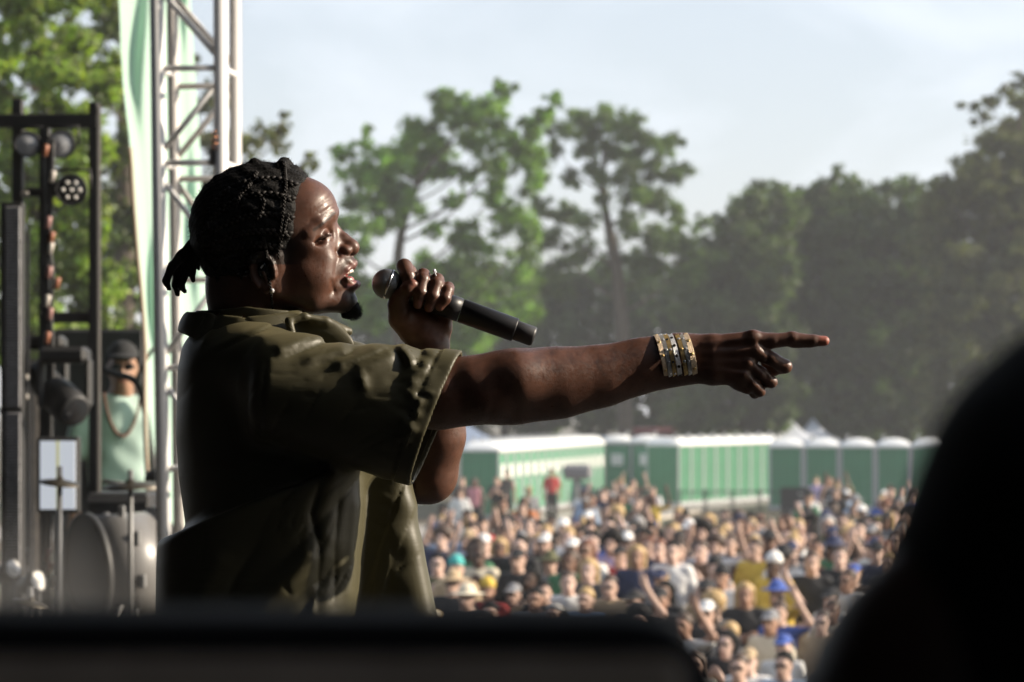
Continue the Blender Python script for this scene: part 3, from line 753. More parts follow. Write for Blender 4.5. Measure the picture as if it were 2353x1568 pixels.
# teeth: single rounded blocks along the two arches
tooth_m = mat('tooth', (.78, .72, .62), rough=.25, spec=.5)
mbx = MB().box((0, 0, 0), (1, 1, 1), bev=.22).mesh('tooth')
for row in (0, 1):
    for j in range(-3, 4):
        a_ = j * .36; cc = 88 * math.sin(a_); back = 78 * (1 - math.cos(a_))
        p = Z1(1748 - back, 1058 + back * .35, cc) if row == 0 else Z1(1752 - back, 1142 + back * .2, cc * .9)
        o = obj('tooth', mbx, tooth_m, performer, Vector(to_base(p[None])[0]), (0, math.radians(-22 if row == 0 else -10), -a_))
        s = cm1 / 100; o.scale = (20 * s, 29 * s, (40 if row == 0 else 30) * s)

# eyebrow hairs and lash line
mb = MB(); re_ = random.Random(31); bl = smooth_path([Vector(p + (0,)) for p in ((1596, 545), (1545, 588), (1484, 645), (1412, 702))], 10)
for i in range(170):
    j = re_.randrange(len(bl) - 2); p = bl[j].lerp(bl[j + 1], re_.random()); t = (bl[j + 1] - bl[j]).normalized(); nn = Vector((-t.y, t.x, 0)); p = p + nn * re_.gauss(0, 7)
    c = cast(head, *Z1.d(p.x, p.y), c0=9, c1=0)
    if c is None: continue
    q = p + t * re_.uniform(12, 22) - nn * re_.uniform(-7, 7); c2 = c + .02
    mb.tube([Vector(L(*Z1.d(p.x, p.y), c - .01)), Vector(L(*Z1.d((p.x + q.x) / 2, (p.y + q.y) / 2), c + .05)), Vector(L(*Z1.d(q.x, q.y), c2))], [.016, .018, .007], 4)
mb.v = [tuple(x) for x in to_base(np.array(mb.v))]
mb.build('eyebrow', hair_m, performer)
mb = MB(); pl = []
for p in smooth_path([Vector(p + (0,)) for p in ((1418, 812), (1450, 790), (1495, 772), (1540, 752), (1560, 746))], 5):
    c = cast(head, *Z1.d(p.x, p.y), c0=9, c1=0)
    if c is not None: pl.append(Vector(L(*Z1.d(p.x, p.y), c + .01)))
if len(pl) > 3:
    mb.tube(pl, [.05] * len(pl), 6)
    for k, p in enumerate(pl): mb.tube([p, p + Vector((.22, -.10, -.16 + .02 * (k % 3)))], [.016, .006], 4)
    mb.v = [tuple(x) for x in to_base(np.array(mb.v))]
    mb.build('eyelash', hair_m, performer)
# ------------------------------------------------------------------ the shirt
HEM_A, HEM_B = (1061, 814), (945, 1117)
HEMC = L(1003, 965.5, 17); SHO = L(628, 902, 17)
ax_s = (HEMC - SHO); SL = float(np.linalg.norm(ax_s)); ax_s = ax_s / SL
hd = L(*HEM_B, 16.5) - L(*HEM_A, 16.5); hd = hd / np.linalg.norm(hd)
e_d = np.array([0, 1, 0], np.float32); e_d = e_d - ax_s * (e_d @ ax_s); e_d /= np.linalg.norm(e_d)
e_p = np.cross(ax_s, e_d); e_p /= np.linalg.norm(e_p)
nrm_h = np.cross(hd, np.array([0.10, 1, 0])); nrm_h /= np.linalg.norm(nrm_h)
if nrm_h[0] < 0: nrm_h = -nrm_h
FOLDS = [  # (points in the sleeve grid, width, height cm: + raised, - sunk)
    ([(90, 310), (180, 245), (320, 185), (500, 140), (690, 95)], 52, .95), ([(110, 350), (300, 300), (480, 235), (640, 165), (715, 95)], 36, -.75),
    ([(330, 370), (480, 310), (640, 260), (780, 250)], 46, .65), ([(420, 410), (600, 370), (760, 300), (840, 240)], 34, -.6),
    ([(590, 415), (740, 365), (900, 310), (1100, 225)], 42, .85), ([(640, 440), (820, 375), (960, 310), (1150, 235)], 30, -.7),
    ([(760, 480), (940, 400), (1080, 330), (1160, 270)], 50, .75), ([(1165, 285), (1220, 400), (1180, 500), (1060, 560)], 70, -1.2),
    ([(1190, 205), (1260, 300), (1310, 410)], 44, .9), ([(1400, 235), (1375, 330), (1335, 410)], 46, -.95),
    ([(1450, 330), (1400, 440), (1330, 500), (1260, 580)], 46, .6), ([(860, 480), (880, 560), (890, 620)], 40, .55), ([(905, 420), (910, 480)], 32, -.5),
    ([(690, 160), (800, 110), (900, 140), (1010, 210)], 50, .7), ([(690, 185), (820, 200), (1000, 212)], 22, -.7),
    ([(290, 95), (420, 45), (560, 35), (700, 65)], 46, .7), ([(300, 112), (480, 80), (710, 72)], 18, -.8),
    ([(1270, 630), (1330, 700), (1400, 750)], 40, .6), ([(1330, 640), (1420, 700)], 26, -.5), ([(1310, 790), (1370, 850)], 34, .5), ([(1220, 880), (1290, 950), (1330, 1010)], 42, .6),
    ([(1190, 990), (1250, 1050), (1290, 1080)], 36, .6), ([(1250, 740), (1330, 820)], 30, -.6), ([(1170, 900), (1200, 960)], 30, -.6),
    ([(1500, 340), (1470, 390)], 18, -.4), ([(1480, 430), (1430, 470)], 18, -.4), ([(1460, 560), (1400, 590)], 18, -.35), ([(1420, 640), (1500, 640)], 14, .3)]
FOLD_D = [  # the same for the body of the shirt, in layout units
    ([(748, 1248), (690, 1310), (620, 1370), (560, 1430)], 34, 1.5), ([(770, 1290), (720, 1370), (690, 1440)], 26, -1.3),
    ([(735, 1345), (722, 1375), (712, 1420)], 10, .9), ([(735, 1110), (715, 1180), (735, 1260), (728, 1400)], 20, -1.1),
    ([(830, 1090), (780, 1150), (700, 1240), (640, 1300)], 26, -.7), ([(828, 1120), (822, 1200), (812, 1300), (804, 1430)], 17, .9), ([(780, 1130), (770, 1250), (768, 1400)], 22, -.6),
    ([(440, 770), (470, 735)], 9, .4), ([(458, 800), (490, 750), (505, 730)], 7, .35), ([(480, 805), (560, 765), (640, 735)], 8, .35), ([(485, 815), (560, 780), (640, 745)], 10, -.3),
    ([(612, 830), (604, 900), (598, 1000)], 6, -.5), ([(600, 1110), (480, 1160), (430, 1200)], 22, -.6), ([(640, 1130), (520, 1190), (420, 1230)], 26, .5),
    ([(500, 900), (470, 1000), (480, 1110)], 50, .6), ([(560, 960), (640, 1040), (760, 1070)], 45, -.6), ([(430, 820), (440, 900), (425, 1000)], 26, .4),
    ([(520, 1260), (470, 1340), (440, 1430)], 28, .7), ([(600, 1240), (540, 1330), (500, 1430)], 24, -.6)]
def _len(p): return sum(math.dist(a_, b_) for a_, b_ in zip(p, p[1:]))
FOLDS = [(p, w * 1.28, (max(-.30, a * .5) if _len(p) > 150 else max(-.10, a * .25)) if a < 0 else a * .82) for p, w, a in FOLDS]
rf = random.Random(8)
for _ in range(46):                            # fine creases running with the pull of the cloth
    x0, y0 = rf.uniform(60, 1350), rf.uniform(120, 700); a_ = math.radians(rf.gauss(-20, 14)); ln = rf.uniform(90, 260)
    FOLDS.append(([(x0, y0), (x0 + ln * .5 * math.cos(a_), y0 + ln * .5 * math.sin(a_) + rf.uniform(-12, 12)), (x0 + ln * math.cos(a_), y0 + ln * math.sin(a_))], rf.uniform(9, 20), rf.uniform(-.16, -.06)))
for _ in range(50):
    x0, y0 = rf.uniform(390, 900), rf.uniform(860, 1400); a_ = math.radians(rf.gauss(-38 if y0 < 1200 else -62, 16)); ln = rf.uniform(25, 110)
    FOLD_D.append(([(x0, y0), (x0 + ln * .5 * math.cos(a_) + rf.uniform(-5, 5), y0 + ln * .5 * math.sin(a_)), (x0 + ln * math.cos(a_), y0 + ln * math.sin(a_))], rf.uniform(3, 7), rf.uniform(-.22, -.08)))
FOLD_D = [(p, w, a * (.62 if abs(a) > .3 else 1)) for p, w, a in FOLD_D]
SLEEVE_FOLDS = Relief(FOLDS, 5, 4, .25, True); BODY_FOLDS = Relief(FOLD_D, 1.6, 4, .3, True)
def shirt_fn(P):
    U = UV(P); u, v = U[:, 0], U[:, 1]; c = -P[:, 1] * PXC; x = 1 / PXC
    def column(xl, xr, cn, cf, p=2.3):
        cx, rx = (xl + xr) / 2, (xr - xl) / 2; cc, rc = (cn + cf) / 2, (cn - cf) / 2
        rr = (np.abs((u - cx) / rx) ** p + np.abs((c - cc) / rc) ** p) ** (1 / p)
        return (rr - 1) * np.minimum(rx, rc) * x
    xl = lerp1(v, [700, 730, 760, 850, 1000, 1100, 1220, 1300, 1700], [470, 440, 424, 409, 405, 411, 428, 440, 460])
    xr = lerp1(v, [700, 780, 900, 1000, 1080, 1150, 1300, 1700], [690, 800, 860, 880, 870, 820, 790, 780])
    f = column(xl, xr, 235, -255)
    top = 742 + 58 * (np.abs(c) / 240) ** 1.6 + np.maximum(u - 640, 0) * .30 + np.maximum(520 - u, 0) * .25
    f = smax(f, (top - v) * x * .9, 3.0)
    f = smin(f, s_chain(P, [L(560, 808, 6), L(640, 868, 15)], [5.0, 6.8], 3), 3.0)
    # lower back panel, flaring out under a slanting edge, and the open front panel
    xl2 = lerp1(v, [1200, 1245, 1300, 1420, 1700], [372, 362, 359, 357, 350])
    xr2 = lerp1(v, [1100, 1250, 1400, 1700], [838, 826, 812, 800])
    g = column(xl2, xr2, 268, -260, 3.6)
    g = smax(g, ((1243 - (u - 360) * .40) - v) * x * .85, 1.0)
    f = smin(f, g, .9)
    xr3 = lerp1(v, [900, 1115, 1250, 1420, 1700], [925, 948, 972, 1006, 1050])
    f = smin(f, smax(column(xr3 - 230, xr3, 40, -220, 5.0), (900 - v) * x, 2), 1.0)
    # sleeve over the pointing arm
    q = P - SHO; t = (q @ ax_s) / SL; tt = np.clip(t, -.1, 1.2)
    wp, wd = q @ e_p, q @ e_d
    r1 = (114 + 44 * tt) * x; r2 = (112 - 8 * tt) * x
    rr = np.sqrt((wp / r1) ** 2 + (wd / r2) ** 2); s = (rr - 1) * np.minimum(r1, r2)
    s = smax(s, (-.12 - t) * SL, 3)
    f = smin(f, s, 2.6)
    # far sleeve
    a0, a1 = L(800, 885, -16), L(900, 1000, -14.5)
    f = smin(f, s_cap(P, a0, a1, 7.2, 7.6), 3)
    # folds on the camera's side
    sidew = np.clip((c + 40) / 80, 0, 1)
    rel = SLEEVE_FOLDS(UVc(P, ZS)); rel = np.where(t > .55, np.maximum(rel, -.3), rel)
    f = f - (rel + BODY_FOLDS(U)) * sidew
    # turned hem: band, stitched seam, puckers
    dh = -((P - HEMC) @ nrm_h)
    near_h = np.abs(dh) < 12
    if near_h.any():
        al = (P - HEMC) @ hd
        pk = np.sin(al * 2.1 + .8 * np.sin(al * .9)) * .5 + np.sin(al * 3.7 + 1) * .3
        f = f + near_h * (pk * .12 * np.exp(-((dh - 4.3) / 1.3) ** 2) + .16 * np.exp(-((dh - 2.95) / .22) ** 2)) * (u > 860)
        f = f - .10 * ((dh > 0) & (dh < 2.95) & (u > 860))
        f = f + (u > 900) * .12 * np.sin(al * 1.1 + 2) * np.exp(-(dh / 3) ** 2)
    shell = (t > .6) & (u > 800) & (np.abs(wp) < 15) & (P[:, 1] < -8)
    f = np.where(shell, np.maximum(f, -(f + .55)), f)
    f = np.where((u > 760) & (t > .4) & (np.abs(wp) < 16) & (np.abs(wd) < 14), smax(f, -dh, .35), f)
    # hollow of the far sleeve and of the neck
    d0 = a1 - a0; d0 = d0 / np.linalg.norm(d0)
    f = smax(f, -np.maximum(s_cap(P, a0, a1 + d0 * 12, 6.6, 6.9), ((P - a1) @ d0) * -1 - 3), .3) if True else f
    f = smax(f, np.where((P[:, 1] > 3) & (u > 800), ((P - a1) @ d0) - 5.5, -9), .3)
    f = smax(f, -column(np.float32(452), np.float32(702), 118, -118, 2) - 0 * v, .6) if False else f
    ring = np.sqrt(((u - 585) / 118) ** 2 + (c / 112) ** 2)
    f = smax(f, -np.maximum((ring - 1) * 112 * x, (v - 800) * x), .5)
    return smax(f, (v - 1690) * x, .4)
V, Q = surface(shirt_fn, (-58, -28, -54), (-6.5, 23, 17), .30)
V = relax(V, Q, 1, .5)
sm = bpy.data.materials.new('olive satin'); sm.use_nodes = True; n = sm.node_tree.nodes; l = sm.node_tree.links
b = n['Principled BSDF']; b.inputs['Base Color'].default_value = (.060, .054, .027, 1); b.inputs['Roughness'].default_value = .5
b.inputs['Specular IOR Level'].default_value = .4; b.inputs['Sheen Weight'].default_value = .10; b.inputs['Sheen Roughness'].default_value = .4
b.inputs['Sheen Tint'].default_value = (.8, .7, .4, 1)
tcn = n.new('ShaderNodeTexCoord'); mpn = n.new('ShaderNodeMapping'); mpn.inputs['Scale'].default_value = (1, 1, .15)
w1 = n.new('ShaderNodeTexNoise'); w1.inputs['Scale'].default_value = 900; w1.inputs['Detail'].default_value = 2
w2 = n.new('ShaderNodeTexNoise'); w2.inputs['Scale'].default_value = 16; w2.inputs['Detail'].default_value = 4
ad = n.new('ShaderNodeMath'); ad.operation = 'MULTIPLY_ADD'; ad.inputs[1].default_value = .12
bp = n.new('ShaderNodeBump'); bp.inputs['Strength'].default_value = .13; bp.inputs['Distance'].default_value = .004
l.new(tcn.outputs['Object'], mpn.inputs['Vector']); l.new(mpn.outputs[0], w1.inputs['Vector']); mp2 = n.new('ShaderNodeMapping'); mp2.inputs['Rotation'].default_value = (0, math.radians(-25), 0); mp2.inputs['Scale'].default_value = (.5, 1, 4.5); l.new(tcn.outputs['Object'], mp2.inputs[0]); l.new(mp2.outputs[0], w2.inputs['Vector'])
l.new(w1.outputs['Fac'], ad.inputs[0]); l.new(w2.outputs['Fac'], ad.inputs[2]); l.new(ad.outputs[0], bp.inputs['Height']); l.new(bp.outputs[0], b.inputs['Normal'])
shirt = obj('shirt', mesh_np('shirt', to_base(V), Q), sm, performer)

def collar_fn(P):
    U = UV(P); u, v = U[:, 0], U[:, 1]; c = -P[:, 1] * PXC; x = 1 / PXC
    k = (v - 716) / 62
    rx = 146 + 14 * k + 8 * np.sin(k * 3.1); rc = 118 + 36 * k
    d = np.sqrt(((u - 576) / rx) ** 2 + (c / rc) ** 2)
    f = np.abs((d - 1) * 125 * x) - .26
    up = 716 + 10 * np.sin((u - 470) / 60) * (u > 470) + np.maximum(430 - u, 0) * .3
    lo = lerp1(u, [400, 430, 480, 560, 640, 690, 760], [760, 772, 800, 792, 770, 778, 760])
    f = smax(f, (up - v) * x, .45); f = smax(f, (v - lo) * x, .45)
    # inner stand of the collar
    st = np.abs((np.sqrt(((u - 580) / 128) ** 2 + (c / 106) ** 2) - 1) * 112 * x) - .18
    st = smax(st, (704 + 10 * np.abs(np.sin(u / 90)) - v) * x, .3); st = smax(st, (v - 775) * x, .3); f = smin(f, st, .4)
    f = smax(f, (u - 696 - (v - 716) * .15) * x, .3)
    # front edge of the collar: a rolled strip that runs down into the shirt front
    for a_, b_, r_ in ((L(664, 738, 9.4), L(700, 728, 8.6), .5), (L(700, 728, 8.6), L(748, 738, 7.0), .5), (L(748, 738, 7.0), L(800, 762, 5.0), .6), (L(664, 738, 9.4), L(672, 776, 10.2), .6)):
        f = smin(f, s_cap(P, a_, b_, r_, r_ + .1), .5)
    q = s_ell(P, L(735, 766, 6.6), (5.6, 1.0, 2.3), -22)
    f = smin(f, q, .9)
    for pts in ([(500, 722), (485, 770)], [(470, 730), (450, 770)], [(560, 730), (600, 770)]):
        dd, t = line2(U, pts); f = f + .15 * np.exp(-(dd / 8) ** 2) * (c > 0)
    return f
V, Q = surface(collar_fn, (-55, -14, 6), (-21, 13, 18), .17)
obj('collar', mesh_np('collar', to_base(V), Q), sm, shirt)
# stitching along the sleeve hem and the collar edge
thread = mat('olive thread', (.16, .145, .07), rough=.6)
def stitches(fn, p0, p1, n, ln, r, name, lift=.03):
    mb = MB()
    for i in range(n):
        t = (i + .5) / n; u, v = p0[0] + (p1[0] - p0[0]) * t, p0[1] + (p1[1] - p0[1]) * t
        c = cast(fn, u, v)
        if c is None: continue
        w = .5 * ln / n; u2, v2 = u + (p1[0] - p0[0]) * w, v + (p1[1] - p0[1]) * w
        c2 = cast(fn, u2, v2) or c
        mb.tube([Vector(L(u, v, c + lift)), Vector(L((u + u2) / 2, (v + v2) / 2, (c + c2) / 2 + lift + .02)), Vector(L(u2, v2, c2 + lift))], r, 5)
    mb.v = [tuple(x) for x in to_base(np.array(mb.v))]
    return tag(mb.build(name, thread, shirt), kind='stuff')
off = -2.95 * PXC
q0 = (HEM_A[0] + off * .934, HEM_A[1] + off * .358); q1 = (HEM_B[0] + off * .934, HEM_B[1] + off * .358)
stitches(shirt_fn, (q0[0] + 1, q0[1] + 2), q1, 74, 1.3, .035, 'hem_stitching', -.02)
stitches(collar_fn, (632, 722), (688, 770), 22, 1.3, .03, 'collar_stitching')
# hem edge, coloured paler than the satin to stand in for caught light
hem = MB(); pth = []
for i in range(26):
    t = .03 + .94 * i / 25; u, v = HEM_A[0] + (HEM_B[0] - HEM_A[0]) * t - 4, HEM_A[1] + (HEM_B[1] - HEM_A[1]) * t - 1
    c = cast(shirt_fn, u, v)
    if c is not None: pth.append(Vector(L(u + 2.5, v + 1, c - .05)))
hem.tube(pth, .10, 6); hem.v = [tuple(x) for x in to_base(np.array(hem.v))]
hem.build('hem_edge', mat('olive lit edge', (.13, .115, .055), rough=.45), shirt)

# trousers and shoes
FZ = (STAGE_Z - CAMZ) * 100
def trouser_fn(P):
    f = None
    for sgn, dx in ((-1, -3), (1, 5)):
        g = s_chain(P, [np.array([-34 + dx * .3, 9.5 * sgn, -48]), np.array([-33 + dx, 10.5 * sgn, -92]), np.array([-35 + dx * 1.6, 11.5 * sgn, FZ + 9])], [12, 9.5, 8], 4)
        f = g if f is None else smin(f, g, 4)
    f = smin(f, s_ell(P, np.array([-34, 0, -44]), (14, 19, 14)), 6)
    return f + wob(P, .35, .8, 4) * np.clip((-60 - P[:, 2]) / 20, 0, 1)
V, Q = surface(trouser_fn, (-58, -28, FZ - 2), (-8, 28, -26), 1.3)
V[:, 2] = np.maximum(V[:, 2], FZ + 2.5)
obj('trousers', mesh_np('trousers', to_base(V), Q), mat('black trousers', (.012, .012, .013), rough=.8), performer)
def shoe_fn(P):
    f = s_chain(P, [np.array([-6, 0, 5.0]), np.array([6, 0, 4.2]), np.array([15, 0, 3.4])], [5.2, 4.6, 3.8], 3)
    return smax(f, -P[:, 2] + .2, .6)
V, Q = surface(shoe_fn, (-14, -8, -1), (22, 8, 12), .9)
sh_me = mesh_np('shoe', V / 100, Q)
for sgn, dx in ((-1, -3), (1, 5)):
    obj('shoe', sh_me, mat('white leather shoe', (.6, .6, .58), rough=.5), performer, Vector((*to_base(np.array([[-35 + dx * 1.6, 11.5 * sgn, FZ]]))[0][:2], 0.002)))
# ------------------------------------------------------------------ microphone, bracelets, ring, earring
def W3(p): p = np.asarray(p, float); return Vector((p[0] / 100, D0 + p[1] / 100, CAMZ + p[2] / 100))
m0, m1 = W3(MIC0), W3(MIC1); max_ = (m1 - m0).normalized(); ML = (m1 - m0).length
mic = empty('microphone', m0)
tag(mic, 'black handheld wireless microphone with silver mesh grille, held to the performer\'s mouth', 'microphone')
def loc(mb, org): mb.v = [tuple(Vector(v) - org) for v in mb.v]; return mb
mic_black = mat('microphone black', (.008, .008, .0095), rough=.42, spec=.4, rvar=(40, .06))
sc_ = ZM.cm / 100
g = MB().lathe([(100 * sc_, 128 * sc_), (180 * sc_, 124 * sc_), (330 * sc_, 132 * sc_), (520 * sc_, 146 * sc_), (820 * sc_, 151 * sc_), (978 * sc_, 152 * sc_)], m0, max_, 32)
loc(g, m0).build('handle_collar', mic_black, mic)
g = MB().lathe([(984 * sc_, 148 * sc_), (990 * sc_, 152 * sc_), (1690 * sc_, 150 * sc_), (1705 * sc_, 145 * sc_)], m0, max_, 32)
loc(g, m0).build('handle', mic_black, mic)
g = MB().lathe([(1704 * sc_, 122 * sc_), (1712 * sc_, 126 * sc_), (1930 * sc_, 124 * sc_), (1955 * sc_, 112 * sc_), (1962 * sc_, 60 * sc_)], m0, max_, 32)
loc(g, m0).build('transmitter_tail', mat('tail dark grey', (.035, .035, .037), rough=.45), mic)
R = 186 * sc_
g = MB().lathe([(-R * .97 * math.cos(a), R * .97 * math.sin(a)) for a in np.linspace(.02, 2.45, 18)], m0, max_, 28)
loc(g, m0).build('grille_foam', mat('grille foam', (.008, .008, .009), rough=.9), mic)
g = MB()                                          # woven wire ball: two crossing sets of wires
x_ = max_.cross(Vector((0, 0, 1))).normalized(); y_ = max_.cross(x_)
for sgn in (-1, 1):
    for j in range(44):
        pts = []
        for a in np.linspace(.10, 2.40, 22):
            ph = 2 * math.pi * j / 44 + sgn * math.log(math.tan(a / 2 + .001)) * 1.0
            pts.append(m0 - max_ * R * math.cos(a) + (x_ * math.cos(ph) + y_ * math.sin(ph)) * R * math.sin(a))
        g.tube(pts, .00034, 4, cap=False)
tag(loc(g, m0).build('grille', mat('grille steel', (.55, .56, .58), rough=.3, metal=1), mic), kind='stuff')
g = MB().lathe([(-.0022 + 30 * sc_, R * .985), (-.0020 + 30 * sc_, R * 1.035), (.0016 + 30 * sc_, R * 1.035), (.0018 + 30 * sc_, R * .985)], m0, max_, 36, cap=False)
loc(g, m0).build('grille_band', mat('band steel', (.6, .62, .65), rough=.25, metal=1), mic)

gold = mat('yellow gold', (.80, .56, .24), rough=.3, metal=.55, rvar=(120, .06)); pale = mat('white gold', (.74, .73, .71), rough=.28, metal=.55); rose = mat('pave gold', (.85, .66, .46), rough=.4, metal=.4, bump=(900, 1.0, .0015))
pave = mat('pave diamonds', (.82, .82, .84), rough=.3, metal=.4, bump=(900, 1.0, .0015)); gem = mat('diamond stud', (.9, .9, .92), rough=.05, metal=.6); dark = mat('dark screw slot', (.02, .015, .012), rough=.5)
a0, a1 = W3(L(1500, 833, 11.6)), W3(L(1610, 818, 11.0))
ab = (a1 - a0).normalized()
# tilt the bands a little, as they sit on the wrist
tilt = Matrix.Rotation(math.radians(-4), 3, 'Y')
def bangle(zx, w, m, label, studs, sm_):
    """zx: middle along the wrist in the hand grid; w: width"""
    t = (zx - 240) / 470; ctr = W3(ZH(zx - 10, 492 - t * 30, 822 - t * 10))
    e_n = (tilt @ ab).normalized(); e_v = (Vector((0, 0, 1)) - e_n * e_n.z).normalized(); e_y = e_n.cross(e_v)
    rv, rd = (262 - t * 8) * ZH.cm / 100, 228 * ZH.cm / 100; th = .0016; hw = w * ZH.cm / 200
    o = empty('bracelet', ctr); tag(o, label, 'bracelet', 'gold bracelets on the pointing wrist')
    N = 72; mb = MB(); prof = [(-hw, 0), (-hw * .9, th), (hw * .9, th), (hw, 0), (hw * .8, -.0006), (-hw * .8, -.0006)]; k = len(prof)
    vs = []
    for i in range(N):
        a = 2 * math.pi * i / N; d = e_v * math.cos(a) * rv + e_y * math.sin(a) * rd; u = (e_v * math.cos(a) / rv + e_y * math.sin(a) / rd).normalized()
        vs += [d + u * q + e_n * p for p, q in prof]
    mb.add(vs, [(i * k + j, i * k + (j + 1) % k, ((i + 1) % N) * k + (j + 1) % k, ((i + 1) % N) * k + j) for i in range(N) for j in range(k)], False)
    mb.build('band', m, o)
    for i in range(studs):
        a = 2 * math.pi * (i + .3) / studs; d = e_v * math.cos(a) * rv + e_y * math.sin(a) * rd; u = (e_v * math.cos(a) / rv + e_y * math.sin(a) / rd).normalized()
        p = d + u * (th - .0002); q = MB().lathe([(0, hw * .62), (.0005, hw * .62), (.0007, hw * .4)], (0, 0, 0), (0, 0, 1), 12)
        so = q.build('stud', sm_[i % len(sm_)], o, p); so.rotation_euler = u.to_track_quat('Z', 'Y').to_euler()
    return o
bangle(338, 52, rose, 'gold bracelet set with fine stones, nearest the elbow', 10, [gold])
bangle(388, 48, pale, 'polished white gold bangle, second from the elbow', 12, [gem, gem])
bangle(436, 48, gold, 'polished yellow gold bangle with dark screws, third from the elbow', 12, [gem, dark])
bangle(490, 54, pave, 'silvery stone-covered bangle with black screws, middle of the stack', 14, [dark])
bangle(560, 48, gold, 'narrow polished gold bangle just after the dark gap', 12, [gold, gem])
bangle(606, 44, pale, 'polished pale gold bangle, second from the hand', 12, [gem])
bangle(658, 60, rose, 'gold bracelet set with fine stones, nearest the hand', 10, [gold])
# ring of stones on the ring finger
ro = W3(ZM(962, 395, 10)); ring = empty('finger_ring', ro); tag(ring, 'stone-set silver ring on the hand holding the microphone', 'ring')
e_n = (W3(ZM(1010, 470, -20)) - W3(ZM(925, 330, 20))); e_n = Vector((.80, -.1, .35)).normalized()
e_v = (Vector((0, 0, 1)) - e_n * e_n.z).normalized(); e_y = e_n.cross(e_v); rr = 93 * ZM.cm / 100
mb = MB().tube([(e_v * math.cos(a) + e_y * math.sin(a)) * rr for a in np.linspace(0, 2 * math.pi, 28, endpoint=False)], .0013, 6, closed=True)
mb.build('band', pale, ring)
st_me = MB().ball((0, 0, 0), .0017, 6, 4).mesh('stone')
for j in range(18):
    a = 2 * math.pi * j / 18; obj('stone', st_me, gem, ring, (e_v * math.cos(a) + e_y * math.sin(a)) * (rr + .0012))
# stud earring and in-ear monitor
er = W3(Z1(1035, 1240, 425)); e_o = empty('earring', er); tag(e_o, 'small sparkling stud earring in the performer\'s ear lobe', 'earring')
MB().ball((0, 0, 0), .0042, 7, 4).build('stone', gem, e_o); MB().lathe([(0, .002), (.006, .001)], (0, .001, 0), (0, 1, 0), 8).build('post', pale, e_o)
ie = W3(Z1(955, 1050, 418)); ip = empty('ear_monitor', ie); tag(ip, 'black in-ear monitor with a pale glint, worn in the performer\'s ear', 'earphone')
MB().ball((0, 0, 0), (.0085, .004, .013), 12, 8).build('shell', mat('monitor shell', (.01, .01, .011), rough=.18), ip)
MB().box((-.001, -.0042, .004), (.002, .0008, .006), Matrix.Rotation(.6, 3, 'Y')).build('painted_glint', mat('pale painted glint', (.7, .7, .7), rough=.4), ip)  # small pale box painted as the highlight on the shell
# thin wire of the monitor
wr = MB().tube(smooth_path([W3(Z1(1372, 1290, 150)), W3(Z1(1385, 1350, 165)), W3(Z1(1405, 1445, 170))], 6), .0006, 5)
o_ = W3(Z1(1405, 1445, 170)); loc(wr, o_); w_ = wr.build('monitor_wire', mat('clear wire', (.55, .45, .3), rough=.4), None, o_)
tag(w_, 'thin pale wire standing up from the shirt collar below the jaw', 'wire')
